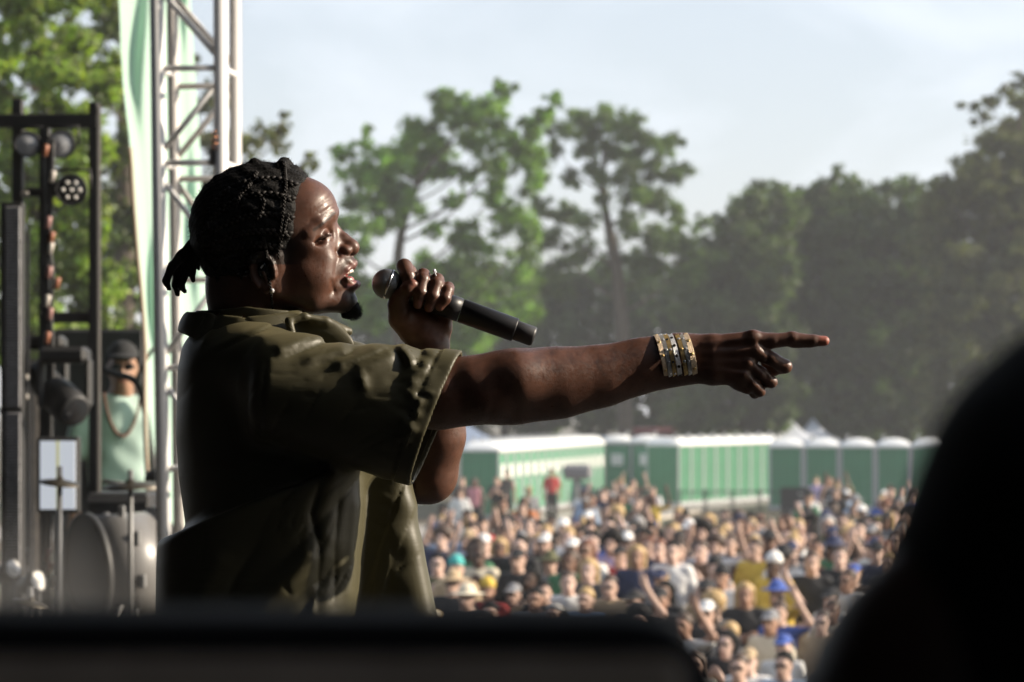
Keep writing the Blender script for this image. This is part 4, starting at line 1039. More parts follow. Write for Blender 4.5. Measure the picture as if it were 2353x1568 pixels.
# ------------------------------------------------------------------ portable toilets
pt_green = mat('toilet green plastic', (.05, .20, .108), rough=.55, noise=(2, .08))
pt_door = mat('toilet door green', (.068, .25, .14), rough=.5, noise=(2, .08))
pt_white = mat('toilet roof white plastic', (.74, .75, .74), rough=.5)
pt_grey = mat('toilet grey plastic', (.42, .43, .44), rough=.6)
pt_sign = mat('white door sign', (.78, .78, .74), rough=.6)
TW, TD, TH = 1.12, 1.18, 2.02
def toilet_meshes():
    r = {}
    b = MB(); b.box((0, 0, .09), (TW + .04, TD + .04, .14)); r['base'] = (b.mesh('base'), pt_grey)
    w = MB()
    for sx in (-1, 1):
        w.box((sx * (TW / 2 - .02), 0, .16 + TH / 2), (.04, TD, TH))
        for k in range(4): w.box((sx * (TW / 2 + .006), -TD * .36 + k * TD * .24, .16 + TH / 2), (.03, .07, TH * .9), bev=.008)
    w.box((0, TD / 2 - .02, .16 + TH / 2), (TW - .085, .04, TH))
    for k in range(4): w.box((-TW * .33 + k * TW * .22, TD / 2 + .006, .16 + TH / 2), (.09, .03, TH * .9), bev=.008)
    r['wall'] = (w.mesh('wall'), pt_green)
    c = MB().box((0, 0, .16 + TH / 2), (.075, .05, TH + .004), bev=.01); r['corner_post'] = (c.mesh('corner_post'), pt_grey)
    c = MB().box((0, -TD / 2 - .0, TH + .10), (TW - .10, .05, .11)); r['door_header'] = (c.mesh('door_header'), pt_grey)
    d = MB(); d.box((0, -TD / 2 + .015, .16 + TH * .47), (TW - .16, .035, TH * .92), bev=.01)
    d.box((0, -TD / 2 - .006, .16 + TH * .26), (TW - .42, .02, TH * .34), bev=.006); d.box((0, -TD / 2 - .006, .16 + TH * .68), (TW - .42, .02, TH * .3), bev=.006)
    r['door'] = (d.mesh('door'), pt_door)
    # roof: a shallow vaulted cap, higher in the middle
    n = 9; vs = []; fs = []
    for i in range(n):
        for j in range(n):
            x, y = -1 + 2 * i / (n - 1), -1 + 2 * j / (n - 1)
            z = .16 + TH + .02 + .24 * (max(0, 1 - abs(x) ** 2.2) ** .7) * (max(0, 1 - abs(y) ** 4) ** .5)
            vs.append((x * (TW / 2 + .05), y * (TD / 2 + .07), z))
    fs = [(i * n + j, (i + 1) * n + j, (i + 1) * n + j + 1, i * n + j + 1) for i in range(n - 1) for j in range(n - 1)]
    m = MB().add(vs, fs, True); m.box((0, 0, .16 + TH - .02), (TW + .09, TD + .13, .075)); r['roof'] = (m.mesh('roof'), pt_white)
    v = MB().lathe([(0, .055), (.32, .055), (.33, .08), (.36, .08)], (TW * .3, TD * .33, TH + .16), (0, 0, 1), 10); r['vent_pipe'] = (v.mesh('vent_pipe'), pt_grey)
    s = MB().box((.0, -TD / 2 - .03, 1.50), (.46, .03, .42)); r['door_sign'] = (s.mesh('door_sign'), pt_sign)
    h = MB().box((.36, -TD / 2 - .03, 1.1), (.05, .04, .16)); r['handle'] = (h.mesh('handle'), pt_grey)
    return r
TM = toilet_meshes()
ORD = ['first', 'second', 'third', 'fourth', 'fifth', 'sixth', 'seventh', 'eighth', 'ninth', 'tenth', 'eleventh', 'twelfth', 'thirteenth', 'fourteenth', 'fifteenth', 'sixteenth', 'seventeenth', 'eighteenth', 'nineteenth', 'twentieth']
def toilet(x, y, rz, label, group, sign=True):
    o = empty('portable_toilet', (x, y, 0.02), rz); o.scale = (1.18, 1.18, 1.18); tag(o, label, 'toilet', group)
    door = None
    for k, (me, m) in TM.items():
        if k in ('door_sign', 'handle'): continue
        if k == 'corner_post':
            for sx in (-1, 1):
                for sy in (-1, 1): obj(k, me, m, o, (sx * (TW / 2 - .015), sy * (TD / 2 + .012), 0))
            continue
        p = obj(k, me, m, o)
        if k == 'door': door = p
    if sign: obj('door_sign', TM['door_sign'][0], pt_sign, door)
    obj('handle', TM['handle'][0], pt_grey, door)
    return o
def row(p0, p1, n, face, words, group, sign=True):
    for i in range(n):
        t = i / (n - 1); toilet(p0[0] + (p1[0] - p0[0]) * t, p0[1] + (p1[1] - p0[1]) * t, face, words.replace('#', ORD[i]), group, sign)
fa = math.atan2(4.3, -21)                        # doors look to the sunny side
def face_dir(dx, dy): return math.atan2(dx, -dy)  # local -y turned to (dx, dy)
row((-1.05, 104.2), (3.2, 124.5), 15, face_dir(.978, -.207), '# portable toilet from the stage in the long row with sunlit white door signs', 'row of toilets with signed doors')
row((6.55, 118.4), (11.3, 127.8), 9, face_dir(-.891, .454), '# green toilet from the white corner in the row with plain sunlit backs', 'row of toilets with sunlit backs', False)
row((11.0, 113.8), (20.8, 112.6), 8, face_dir(0.16, 1), '# green toilet along the shaded row right of the sunlit backs', 'row of toilets with shaded backs', False)
toilet(4.75, 127.5, face_dir(-.1, -1), 'shaded green toilet with door towards the stage, beside the long row\'s end', 'pair of toilets facing the stage')
toilet(6.02, 127.3, face_dir(-.1, -1), 'shaded green toilet with door towards the stage, behind the white corner roof', 'pair of toilets facing the stage')
# railing in front of the sunlit backs
rail_m = mat('dark steel railing', (.03, .03, .03), rough=.6)
rl = MB(); bars = MB()
for i in range(4):
    a, b = at(1560 + i * 62, 1000, 104), at(1622 + i * 62, 1000, 104); a.z = b.z = 0
    o = empty('crowd_barrier', (a.x, a.y, 0)); tag(o, f'dark steel railing panel before the sunlit toilet backs, {ORD[i]} from the white corner', 'railing', 'railing panels before the toilets')
    w = b.x - a.x - .03
    q = MB().box((w / 2, 0, 1.06), (w, .04, .04)).box((w / 2, 0, .14), (w, .04, .04)); q.build('rail', rail_m, o)
    for x in (.03, w - .03): MB().box((x, 0, .56), (.05, .05, 1.12)).build('post', rail_m, o)
    bm_ = MB().box((0, 0, .6), (.018, .018, .9)).mesh('bar')
    for k in range(7): obj('bar', bm_, rail_m, o, (w * (k + 1) / 8, 0, 0))
# black board with two pale lines, beyond the crowd
p = at(1875, 1130, 96); p.z = 0
o = empty('notice_board', p); tag(o, 'low black board standing before the shaded toilets', 'sign')
MB().box((0, 0, 1.05), (2.4, .05, .75)).build('panel', mat('board black', (.02, .02, .022), rough=.7), o)
for x in (-1.1, 1.1): MB().box((x, .05, .5), (.06, .05, 1.0)).build('post', rail_m, o)
for x0, z0, w in ((-.35, 1.22, .5), (0.1, 1.05, 1.25)): MB().box((x0, -.032, z0), (w, .006, .06)).build('pale_line', mat('pale board paint', (.45, .45, .43), rough=.7), o)
# grey loudspeaker box on a pole by the doors
p = at(1326, 1085, 104); base = Vector((p.x, p.y, 0)); o = empty('pole_speaker', base); tag(o, 'grey boxy floodlight head on a thin pole before the signed toilet doors', 'floodlight')
MB().box((0, 0, p.z), (1.05, .5, .55), bev=.12).build('speaker_box', mat('floodlight grey', (.16, .16, .17), rough=.5), o)
MB().tube([(0, 0, 0), (0, 0, p.z - .2)], .06, 8).build('pole', mat('floodlight pole', (.12, .12, .12), rough=.6), o)
# tents and lorries behind the toilets
tent_w = mat('tent canvas white', (.62, .66, .74), rough=.7); steel = mat('tent pole steel', (.3, .3, .3), rough=.5)
def tent(u, w, h, y, m, label):
    p = at(u, 0, y); o = empty('canopy_tent', (p.x, y, 0)); tag(o, label, 'tent', 'tents behind the toilets')
    a = w / 2; mb = MB(); n = 8; vs = [(0, 0, h)]; 
    for ring, rr in ((1, .35), (2, .7), (3, 1.0)):
        for k in range(16):
            t = 2 * math.pi * k / 16; sx, sy = max(-1, min(1, 1.35 * math.cos(t))), max(-1, min(1, 1.35 * math.sin(t)))
            vs.append((sx * a * rr, sy * a * rr, h - (h - 2.5) * (1 - (1 - rr) ** 1.7)))
    fs = [(0, 1 + k, 1 + (k + 1) % 16) for k in range(16)] + [(1 + r * 16 + k, 1 + (r + 1) * 16 + k, 1 + (r + 1) * 16 + (k + 1) % 16, 1 + r * 16 + (k + 1) % 16) for r in range(2) for k in range(16)]
    mb.add(vs, fs, True).build('canopy', m, o)
    MB().box((0, -a, 2.36), (w, .03, .28)).build('valance', m, o)
    for sx in (-1, 1):
        for sy in (-1, 1): MB().tube([(sx * a * .97, sy * a * .97, 0), (sx * a * .97, sy * a * .97, 2.5)], .04, 6).build('leg', steel, o)
tent(1075, 3.6, 3.3, 138, tent_w, 'pale blue-white peaked tent behind the performer\'s lowered elbow')
tent(1812, 3.0, 3.7, 142, tent_w, 'white peaked tent under the dark trees, first of two side by side')
tent(1868, 2.6, 3.6, 143, tent_w, 'white peaked tent under the dark trees, second of two side by side')
tent(1662, 3.6, 3.2, 141, mat('tent canvas red', (.30, .06, .05), rough=.7), 'dull red peaked tent behind the sunlit toilet backs')
tyre = mat('tyre black', (.02, .02, .02), rough=.9)
def lorry(u, w, h, y, m, label, win=True, awning=None):
    p = at(u, 0, y); o = empty('parked_van', (p.x, y, 0)); tag(o, label, 'van', 'vans parked behind the toilets')
    MB().box((0, 0, .55 + h / 2), (w, 2.1, h), bev=.12).build('box_body', m, o)
    MB().box((w / 2 + .62, 0, .45 + .75), (1.2, 2.0, 1.5), bev=.2).build('cab', m, o)
    MB().box((w / 2 + .75, -1.005, 1.62), (.7, .03, .5), bev=.01).build('window', mat('dark window', (.03, .035, .04), rough=.1), o)
    if win: MB().box((-w * .1, -1.07, 1.95), (w * .5, .06, .8), bev=.02).build('serving_hatch', mat('hatch dark', (.08, .07, .06), rough=.6), o)
    if awning: MB().box((-w * .1, -1.5, 2.45), (w * .55, .9, .05), Matrix.Rotation(.2, 3, 'X')).build('awning', awning, o)
    for x in (-w * .33, w / 2 + .5):
        for s in (-1, 1): MB().lathe([(0, .36), (.22, .36)], (x, s * 1.0 - .11, .38), (0, 1, 0), 16).build('wheel', tyre, o)
wv = mat('van white paint', (.52, .53, .55), rough=.4); rv_ = mat('van red paint', (.22, .05, .045), rough=.4); gv = mat('van grey paint', (.25, .26, .28), rough=.4)
lorry(1430, 4.6, 2.1, 146, wv, 'white van with serving hatch behind the long toilet row')
lorry(1530, 4.4, 2.5, 149, rv_, 'dull red van behind the white corner roof')
lorry(1735, 5.0, 2.2, 148, gv, 'grey van with pale awning behind the sunlit toilet backs', True, mat('awning cream', (.7, .62, .45), rough=.7))
lorry(2090, 7.0, 2.6, 146, gv, 'long grey van with striped awning under the trees, behind the shaded row', True, mat('awning brick', (.35, .16, .12), rough=.7))
lorry(1250, 4.6, 2.0, 150, wv, 'white van half hidden behind the pointing forearm')
# ------------------------------------------------------------------ trees
def leaf_mat(name, hue):
    m = bpy.data.materials.new(name); m.use_nodes = True; n = m.node_tree.nodes; l = m.node_tree.links; n.remove(n['Principled BSDF'])
    a = n.new('ShaderNodeAttribute'); a.attribute_name = 'col'
    d = n.new('ShaderNodeBsdfDiffuse'); t = n.new('ShaderNodeBsdfTranslucent'); g = n.new('ShaderNodeBsdfGlossy'); g.inputs['Roughness'].default_value = .5
    mu = n.new('ShaderNodeMix'); mu.data_type = 'RGBA'; mu.blend_type = 'MULTIPLY'; mu.inputs[0].default_value = 1; mu.inputs[7].default_value = (1.25, 1.35, .6, 1)
    l.new(a.outputs['Color'], d.inputs['Color']); l.new(a.outputs['Color'], mu.inputs[6]); l.new(mu.outputs[2], t.inputs['Color'])
    x = n.new('ShaderNodeMixShader'); x.inputs[0].default_value = .52; l.new(d.outputs[0], x.inputs[1]); l.new(t.outputs[0], x.inputs[2])
    y = n.new('ShaderNodeMixShader'); y.inputs[0].default_value = .04; l.new(x.outputs[0], y.inputs[1]); l.new(g.outputs[0], y.inputs[2])
    l.new(y.outputs[0], n['Material Output'].inputs['Surface'])
    return m
LEAF = leaf_mat('leaf', None)
bark = mat('bark', (.085, .068, .052), rough=.95, noise=(6, .3), bump=(18, .8, .05))
rt = np.random.default_rng(21)
def foliage(blobs, size, per, colr_, base, jit=.35, depth=1.0):
    """blobs: (x, y, z, r) world -> leaf quads with colour per leaf"""
    C = []; N = []; sub_ = []
    for x, y, z, r in blobs:                              # every clump is several smaller, uneven ones
        for _ in range(13):
            d = rt.normal(0, 1, 3); d *= r * rt.uniform(.1, 1.18) / np.linalg.norm(d); sub_.append((x + d[0], y + d[1] * depth, z + d[2] * .85, r * rt.uniform(.18, .46), rt.uniform(.45, 1.75)))  # random tone per clump stands in for lit and shaded clumps
    K = []
    for x, y, z, r, tone in sub_:
        k = max(8, int(per * .95 * r * r)); d = rt.normal(0, 1, (k, 3)); d /= np.linalg.norm(d, axis=1)[:, None]
        rad = r * np.minimum(np.abs(rt.normal(0, .72, k)) + .12, 1.7); K.append(np.full(k, tone)); p = d * rad[:, None] * np.array([1, depth, .88]) + np.array([x, y, z])
        C.append(p); N.append(d * .6 + rt.normal(0, .6, (k, 3)) + np.array([0, 0, .35]))
    C = np.concatenate(C); N = np.concatenate(N); N /= np.linalg.norm(N, axis=1)[:, None]
    T = np.cross(N, rt.normal(0, 1, N.shape)); T /= np.linalg.norm(T, axis=1)[:, None]; B = np.cross(N, T)
    s = size * rt.uniform(.6, 1.25, len(C)); a = s[:, None] * .5
    V = np.stack([C - T * a, C + B * a * .55 + N * a * .15, C + T * a, C - B * a * .55 + N * a * .15], 1).reshape(-1, 3) - np.array(base)
    Q = np.arange(len(C) * 4).reshape(-1, 4)
    c = np.array(colr_)[None] * np.concatenate(K)[:, None] * rt.uniform(.65, 1.35, (len(C), 1)) * (1 + rt.normal(0, .07, (len(C), 3)))
    return mesh_np('foliage', V, Q, False, np.repeat(np.clip(c, 0.003, 1), 4, 0))
def tree(name, label, y, blobs, trunk, size, per, colr_, group, dspread=1.5, lead=None, br=1.0, depth=1.2, grow=1.2):
    """blobs: (u, v, r) in layout units at depth y; trunk: [(u, v, r m)] from the foot up"""
    rnd = random.Random(len(label) + int(y))
    W = []
    for u, v, r in blobs:
        p = at(u, v, y); W.append((p.x, p.y + rnd.uniform(-1, 1) * dspread, p.z, r * grow * y / F))
    f = at(trunk[0][0], 0, y); base = Vector((f.x, y, 0))
    o = empty(name, base); tag(o, label, 'tree', group)
    obj('crown', foliage(W, size, per, colr_, base, depth=depth), LEAF, o)
    mb = MB(); tp = [Vector((0, 0, -.1))] + [at(u, v, y) - base for u, v, r in trunk[1:]]; tr = [t[2] for t in trunk]
    sp = smooth_path(tp, 5); rs = list(np.interp(np.linspace(0, 1, len(sp)), np.linspace(0, 1, len(tr)), tr))
    mb.tube(sp, rs, 9); mb.build('trunk', bark, o)
    for k, (x, yy, z, r) in enumerate(W):                 # limbs into the clumps
        if k % 2: continue
        tgt = Vector((x, yy, z)) - base
        cand = [q for q in range(len(sp)) if sp[q].z < tgt.z - .75 * abs(tgt.x - sp[q].x)] or [len(sp) // 2]
        q = min(cand, key=lambda q: (sp[q] - tgt).length + .3 * abs(sp[q].z - tgt.z)); s = sp[q]
        if (tgt - s).length < .2: continue
        mid = s.lerp(tgt, .5) + Vector((rnd.uniform(-.2, .2), rnd.uniform(-.2, .2), -.10 * (tgt - s).length))
        r0 = min(rs[q] * .35, .022 * (tgt - s).length ** .8 * br + .012)
        mb2 = MB().tube(smooth_path([s, mid, tgt], 4), [r0 * (1 - .75 * i / 8) for i in range(9)], 5); mb2.build('limb', bark, o)
    return o
maple = [(1155, 205, 20), (1140, 230, 26), (1120, 262, 34), (1085, 275, 34), (1050, 240, 22), (1026, 222, 17), (1012, 262, 30), (975, 305, 36), (1000, 335, 34), (930, 330, 32), (905, 362, 36), (870, 385, 32), (838, 296, 14), (836, 330, 20),
         (790, 352, 20), (815, 385, 28), (775, 345, 10), (845, 425, 34), (905, 425, 36), (960, 390, 36), (1015, 385, 26), (1075, 325, 34), (1135, 312, 30), (1180, 335, 32), (1225, 300, 26), (1270, 240, 15), (1250, 268, 20), (1205, 368, 36), (1140, 385, 32),
         (1075, 400, 26), (868, 480, 32), (805, 460, 26), (925, 480, 30), (850, 530, 36), (800, 575, 30), (985, 610, 34), (900, 640, 34), (1050, 545, 28), (1100, 560, 36), (1170, 500, 38), (1130, 455, 30), (1050, 620, 40), (960, 690, 46), (860, 700, 42), (1010, 750, 46),
         (1110, 670, 46), (1190, 610, 42), (1185, 705, 46), (1100, 770, 50), (820, 650, 34), (780, 520, 22), (1235, 420, 30), (1220, 540, 34), (1000, 530, 20), (1040, 460, 18)]
tree('maple_tree', 'light green maple with upswept branch tips and sky gaps, behind the microphone', 120, maple, [(915, 1160, .35), (918, 900, .3), (916, 700, .26), (918, 560, .2), (960, 420, .13), (1040, 320, .08)], .19, 2600, (.135, .245, .034), 'trees beyond the field', grow=1.34)
locust = [(1328, 268, 26), (1292, 308, 28), (1350, 292, 26), (1390, 285, 32), (1440, 300, 30), (1485, 328, 28), (1530, 338, 24), (1568, 322, 9), (1278, 345, 18), (1345, 340, 28), (1415, 348, 30), (1500, 380, 32), (1545, 400, 28), (1310, 405, 22), (1372, 405, 26),
          (1450, 430, 34), (1515, 455, 34), (1560, 480, 26), (1290, 490, 26), (1345, 515, 26), (1440, 515, 26), (1500, 540, 34), (1575, 545, 30), (1610, 515, 14), (1262, 550, 34), (1330, 590, 34), (1430, 590, 28), (1490, 610, 38), (1560, 610, 38), (1250, 640, 40), (1600, 590, 26), (1545, 560, 26), (1240, 470, 20), (1390, 460, 20)]
tree('locust_tree', 'tall airy tree with dark leaning trunk and rounded crown, centre of the skyline', 138, locust, [(1440, 1130, .42), (1432, 800, .36), (1420, 640, .3), (1402, 540, .24), (1385, 440, .17), (1390, 340, .1)], .18, 2400, (.075, .128, .026), 'trees beyond the field', br=1.1, grow=1.45)
TOP = [(1560, 640), (1620, 560), (1650, 495), (1700, 455), (1745, 410), (1790, 425), (1850, 430), (1900, 405), (1930, 385), (1965, 425), (2000, 448), (2060, 405), (2130, 412), (2190, 398), (2225, 350), (2262, 330), (2300, 290), (2360, 255), (2440, 240)]
def mass(u0, u1, seed, bottom=975):
    rnd = random.Random(seed); out = []; u = u0
    while u < u1:
        tv = float(np.interp(u, [p[0] for p in TOP], [p[1] for p in TOP])); v = tv + 22
        out.append((u + rnd.uniform(-8, 8), v, rnd.uniform(16, 28)))
        while v < bottom:
            v += rnd.uniform(34, 50); out.append((u + rnd.uniform(-22, 22), v, rnd.uniform(32, 50)))
        u += 30
    return out
dk = (.055, .092, .026)
tree('broad_tree', 'dark dense tree right of the airy tree, with pale top leaves', 142, mass(1600, 1790, 1), [(1700, 1150, .4), (1705, 900, .34), (1710, 700, .25), (1730, 520, .14)], .23, 1350, (.068, .108, .030), 'trees beyond the field')
tree('broad_tree', 'dark dense tree with a small pointed top above the pointing finger', 147, mass(1775, 1960, 2), [(1880, 1140, .4), (1875, 900, .34), (1880, 700, .26), (1900, 500, .14)], .23, 1350, dk, 'trees beyond the field')
tree('broad_tree', 'dark dense tree with a level top, between pointed top and tallest tree', 145, mass(1950, 2160, 3), [(2075, 1150, .45), (2065, 940, .4), (2060, 720, .3), (2070, 520, .15)], .23, 1350, dk, 'trees beyond the field')
tall = mass(2150, 2420, 4) + [(2215, 240, 8), (2235, 250, 12), (2262, 235, 13), (2290, 232, 16), (2320, 210, 16), (2345, 190, 20), (2330, 240, 20), (2270, 262, 14), (2360, 215, 24), (2245, 275, 9), (2340, 290, 28)]
tree('broad_tree', 'tallest dark tree at the picture\'s right edge, olive leaves low down', 138, tall, [(2310, 1160, .5), (2305, 900, .44), (2310, 650, .34), (2330, 400, .2), (2345, 260, .1)], .23, 1350, (.088, .100, .030), 'trees beyond the field')
def band(u0, u1, tops, seed, bottom=985):
    rnd = random.Random(seed); out = []; u = u0
    while u < u1:
        v = float(np.interp(u, [p[0] for p in tops], [p[1] for p in tops])) + rnd.uniform(-15, 25)
        while v < bottom: out.append((u + rnd.uniform(-20, 20), v, rnd.uniform(26, 42))); v += rnd.uniform(34, 50)
        u += 34
    return out
BT = [(700, 620), (800, 650), (900, 665), (1000, 690), (1100, 670), (1200, 640), (1300, 650), (1400, 665), (1500, 650), (1640, 620)]
tree('understory_tree', 'shaded low tree below the maple, behind the microphone hand', 158, band(700, 1010, BT, 5), [(860, 1110, .3), (860, 900, .25), (860, 780, .15)], .30, 620, (.045, .085, .026), 'low trees at the wood\'s edge')
tree('understory_tree', 'shaded low tree behind the performer\'s forearm', 156, band(1000, 1320, BT, 6), [(1160, 1110, .3), (1160, 900, .25), (1165, 760, .15)], .30, 620, (.042, .078, .024), 'low trees at the wood\'s edge')
tree('understory_tree', 'shaded low tree below the airy tree, behind the bracelets', 155, band(1310, 1650, BT, 7), [(1500, 1110, .3), (1500, 900, .25), (1500, 720, .15)], .30, 620, (.042, .076, .024), 'low trees at the wood\'s edge')
# the near trees behind the stage rig
def fill(u0, u1, v0, v1, step, seed, r, holes=()):
    rnd = random.Random(seed); out = []; u = u0
    while u < u1:
        v = v0 + rnd.uniform(-10, 20)
        while v < v1:
            uu, vv = u + rnd.uniform(-20, 20), v + rnd.uniform(-20, 20)
            if all((uu - a) ** 2 + (vv - b) ** 2 > c * c for a, b, c in holes): out.append((uu, vv, r * rnd.uniform(.7, 1.2)))
            v += step
        u += step
    return out
lt = fill(-60, 240, -60, 820, 48, 8, 36, ((210, 40, 42), (228, 95, 30), (210, 262, 24), (262, 300, 22), (205, 420, 26), (240, 400, 22)))
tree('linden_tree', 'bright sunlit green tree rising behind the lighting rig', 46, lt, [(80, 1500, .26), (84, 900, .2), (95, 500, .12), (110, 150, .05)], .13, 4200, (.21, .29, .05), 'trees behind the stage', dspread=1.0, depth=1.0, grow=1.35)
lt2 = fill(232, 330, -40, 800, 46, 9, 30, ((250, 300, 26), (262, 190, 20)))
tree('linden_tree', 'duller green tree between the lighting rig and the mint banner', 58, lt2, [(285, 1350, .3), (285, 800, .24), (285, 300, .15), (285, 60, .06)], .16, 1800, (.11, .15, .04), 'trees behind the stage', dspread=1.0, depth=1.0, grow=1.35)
et = [(652, 262, 11), (648, 290, 15), (622, 302, 22), (600, 318, 24), (566, 340, 26), (536, 322, 24), (492, 175, 18), (470, 240, 26), (500, 260, 22), (456, 320, 30), (500, 340, 28), (520, 400, 32), (600, 380, 26), (640, 335, 16), (462, 420, 34), (560, 420, 30), (440, 180, 18), (455, 140, 8), (420, 520, 40), (480, 520, 40),
      (712, 366, 11), (722, 385, 9), (700, 395, 10), (690, 420, 16), (660, 440, 20), (420, 640, 40), (470, 640, 40), (410, 760, 40)]
tree('elm_tree', 'olive tree with thin top behind the aluminium truss and the performer\'s hair', 75, et, [(520, 1300, .3), (520, 800, .25), (520, 560, .18), (530, 400, .1)], .18, 1500, (.105, .118, .042), 'trees behind the stage', dspread=1.0, grow=1.35)
# ------------------------------------------------------------------ people (metres, feet at 0, looking along -y)
def A3(*p): return np.array(p, np.float32)
def s_head(P, z=1.60, x=0., y=0.):
    f = s_ell(P, A3(x, y + .012, z + .035), (.073, .096, .098))
    f = smin(f, s_ell(P, A3(x, y - .03, z - .045), (.056, .062, .075)), .04)
    f = smin(f, s_ell(P, A3(x, y - .058, z - .095), (.032, .03, .028)), .03)
    f = smin(f, s_cap(P, A3(x, y - .09, z + .012), A3(x, y - .112, z - .028), .010, .016), .02)      # nose
    f = smin(f, s_cap(P, A3(x - .035, y - .082, z + .035), A3(x + .035, y - .082, z + .035), .014, .014), .025)
    for sx in (-1, 1):
        f = smax(f, -s_ball(P, A3(x + sx * .031, y - .098, z + .008), .017), .02)
        f = smin(f, s_ell(P, A3(x + sx * .076, y + .012, z - .005), (.012, .022, .033)), .012)
    f = smin(f, s_cap(P, A3(x - .018, y - .088, z - .062), A3(x + .018, y - .088, z - .062), .010, .010), .02)
    return smin(f, s_cap(P, A3(x, y + .02, z - .06), A3(x, y + .025, z - .2), .054, .06), .04)
def hand(P, p, d):
    """mitten of a palm with four fingers and a thumb along d"""
    p = Vector(p); d = Vector(d).normalized(); s = d.cross(Vector((0, 1, .2))).normalized()
    if s.length < .1: s = Vector((1, 0, 0))
    f = s_cap(P, A3(*p), A3(*(p + d * .07)), .032, .036)
    for k in range(4): q = p + d * .08 + s * (.03 - .02 * k); f = smin(f, s_cap(P, A3(*q), A3(*(q + d * (.07 - .01 * abs(k - 1.5)))), .011, .009), .012)
    q = p + d * .02 + s * .03; return smin(f, s_cap(P, A3(*q), A3(*(q + s * .03 + d * .045)), .012, .010), .015)
POSES = {   # elbow, wrist, finger direction for each arm
    'down': (((-.27, .02, 1.10), (-.25, -.06, .86), (0, -.2, -1)), ((.27, .02, 1.10), (.25, -.06, .86), (0, -.2, -1))),
    'crossed': (((-.27, -.06, 1.14), (.03, -.22, 1.18), (1, 0, .2)), ((.27, -.06, 1.14), (-.05, -.19, 1.13), (-1, 0, .1))),
    'raised': (((-.27, .02, 1.10), (-.25, -.08, .88), (0, -.2, -1)), ((.38, -.10, 1.52), (.24, -.18, 1.80), (-.3, -.1, 1))),
    'both up': (((-.40, -.06, 1.50), (-.30, -.14, 1.78), (.2, -.1, 1)), ((.40, -.06, 1.50), (.32, -.14, 1.80), (-.2, -.1, 1))),
    'phone': (((-.24, -.04, 1.12), (-.08, -.26, 1.28), (.5, -.1, .8)), ((.24, -.04, 1.12), (.08, -.27, 1.28), (-.5, -.1, .8)))}
def body_fn(pose):
    arms = POSES[pose]
    def fn(P):
        f = near(P * 10, (-1.6, -2, 13), (1.6, 2, 19), lambda q: s_head(q / 10) * 10) / 10 if False else s_head(P)
        for sx, (e, w, d) in zip((-1, 1), arms):
            g = s_chain(P, [A3(sx * .175, .02, 1.40), A3(*e), A3(*w)], [.052, .042, .029], .03); g = smin(g, hand(P, w, d), .02); f = smin(f, g, .03)
            l = s_chain(P, [A3(sx * .09, .01, .9), A3(sx * .10, -.01, .5), A3(sx * .11, .02, .09)], [.085, .058, .04], .03)
            l = smin(l, s_cap(P, A3(sx * .11, .04, .05), A3(sx * .12, -.12, .035), .045, .035), .03); f = smin(f, l, .03)
        f = smin(f, s_ell(P, A3(0, .02, 1.28), (.165, .10, .22)), .05)
        return smin(f, s_ell(P, A3(0, .01, 1.0), (.14, .10, .15)), .06)
    return fn
def shirt_c(pose, sleeve=True):
    arms = POSES[pose]
    def fn(P):
        f = s_ell(P, A3(0, .02, 1.25), (.20, .128, .25)); f = smin(f, s_ell(P, A3(0, .01, 1.02), (.185, .13, .18)), .08)
        f = smin(f, s_cap(P, A3(-.15, .02, 1.42), A3(.15, .02, 1.42), .062, .062), .05)
        if sleeve:
            for sx, (e, w, d) in zip((-1, 1), arms):
                s0 = A3(sx * .175, .02, 1.40); e = A3(*e); m = s0 + (e - s0) * .72; f = smin(f, s_cap(P, s0, m, .068, .07), .04)
        f = f + .006 * np.sin(P[:, 0] * 31 + P[:, 2] * 17) * np.sin(P[:, 2] * 23)
        f = smax(f, P[:, 2] - 1.475, .02)
        return smax(f, .86 - P[:, 2], .01)
    return fn
def trouser_c(short):
    def fn(P):
        f = s_ell(P, A3(0, .01, .93), (.165, .118, .13)); z = .48 if short else .07
        for sx in (-1, 1): f = smin(f, s_chain(P, [A3(sx * .09, .01, .88), A3(sx * .105, -.01, .5), A3(sx * .11, .02, .05)], [.105, .086, .07], .03), .03)
        return smax(f, z - P[:, 2], .01)
    return fn
CV = .0165
def cmesh(name, fn, lo, hi, h=CV, col=None):
    V, Q = surface(lambda P: fn(P).astype(np.float32), lo, hi, h); V = relax(V, Q, 1, .4)
    return mesh_np(name, V, Q, True, col(V) if col else None)
def face_tone(V):
    c = np.ones((len(V), 3)); z0 = 1.60
    def dab(x, y, z, rx, rz, k):
        m = np.clip(1.4 - np.hypot((V[:, 0] - x) / rx, (V[:, 2] - z) / rz), 0, 1) * (V[:, 1] < -.04); c[:] = c * (1 - m[:, None]) + np.array(k) * m[:, None]
    for s in (-1, 1): dab(s * .032, 0, z0 + .008, .016, .010, (.15, .12, .12)); dab(s * .035, 0, z0 + .036, .022, .007, (.25, .2, .18))
    dab(0, 0, z0 - .062, .022, .008, (.75, .42, .42)); return c
LO, HI = (-.62, -.42, -.02), (.62, .2, 2.02)
BODY = {p: cmesh('body', body_fn(p), LO, HI, .0145 if p == 'down' else CV, face_tone) for p in POSES}
SHIRT = {p: cmesh('shirt', shirt_c(p), LO, HI, .02) for p in POSES}
TANK = cmesh('tank_top', shirt_c('down', False), LO, HI, .02)
TROU = {k: cmesh('trousers', trouser_c(k), LO, HI, .024) for k in (False, True)}
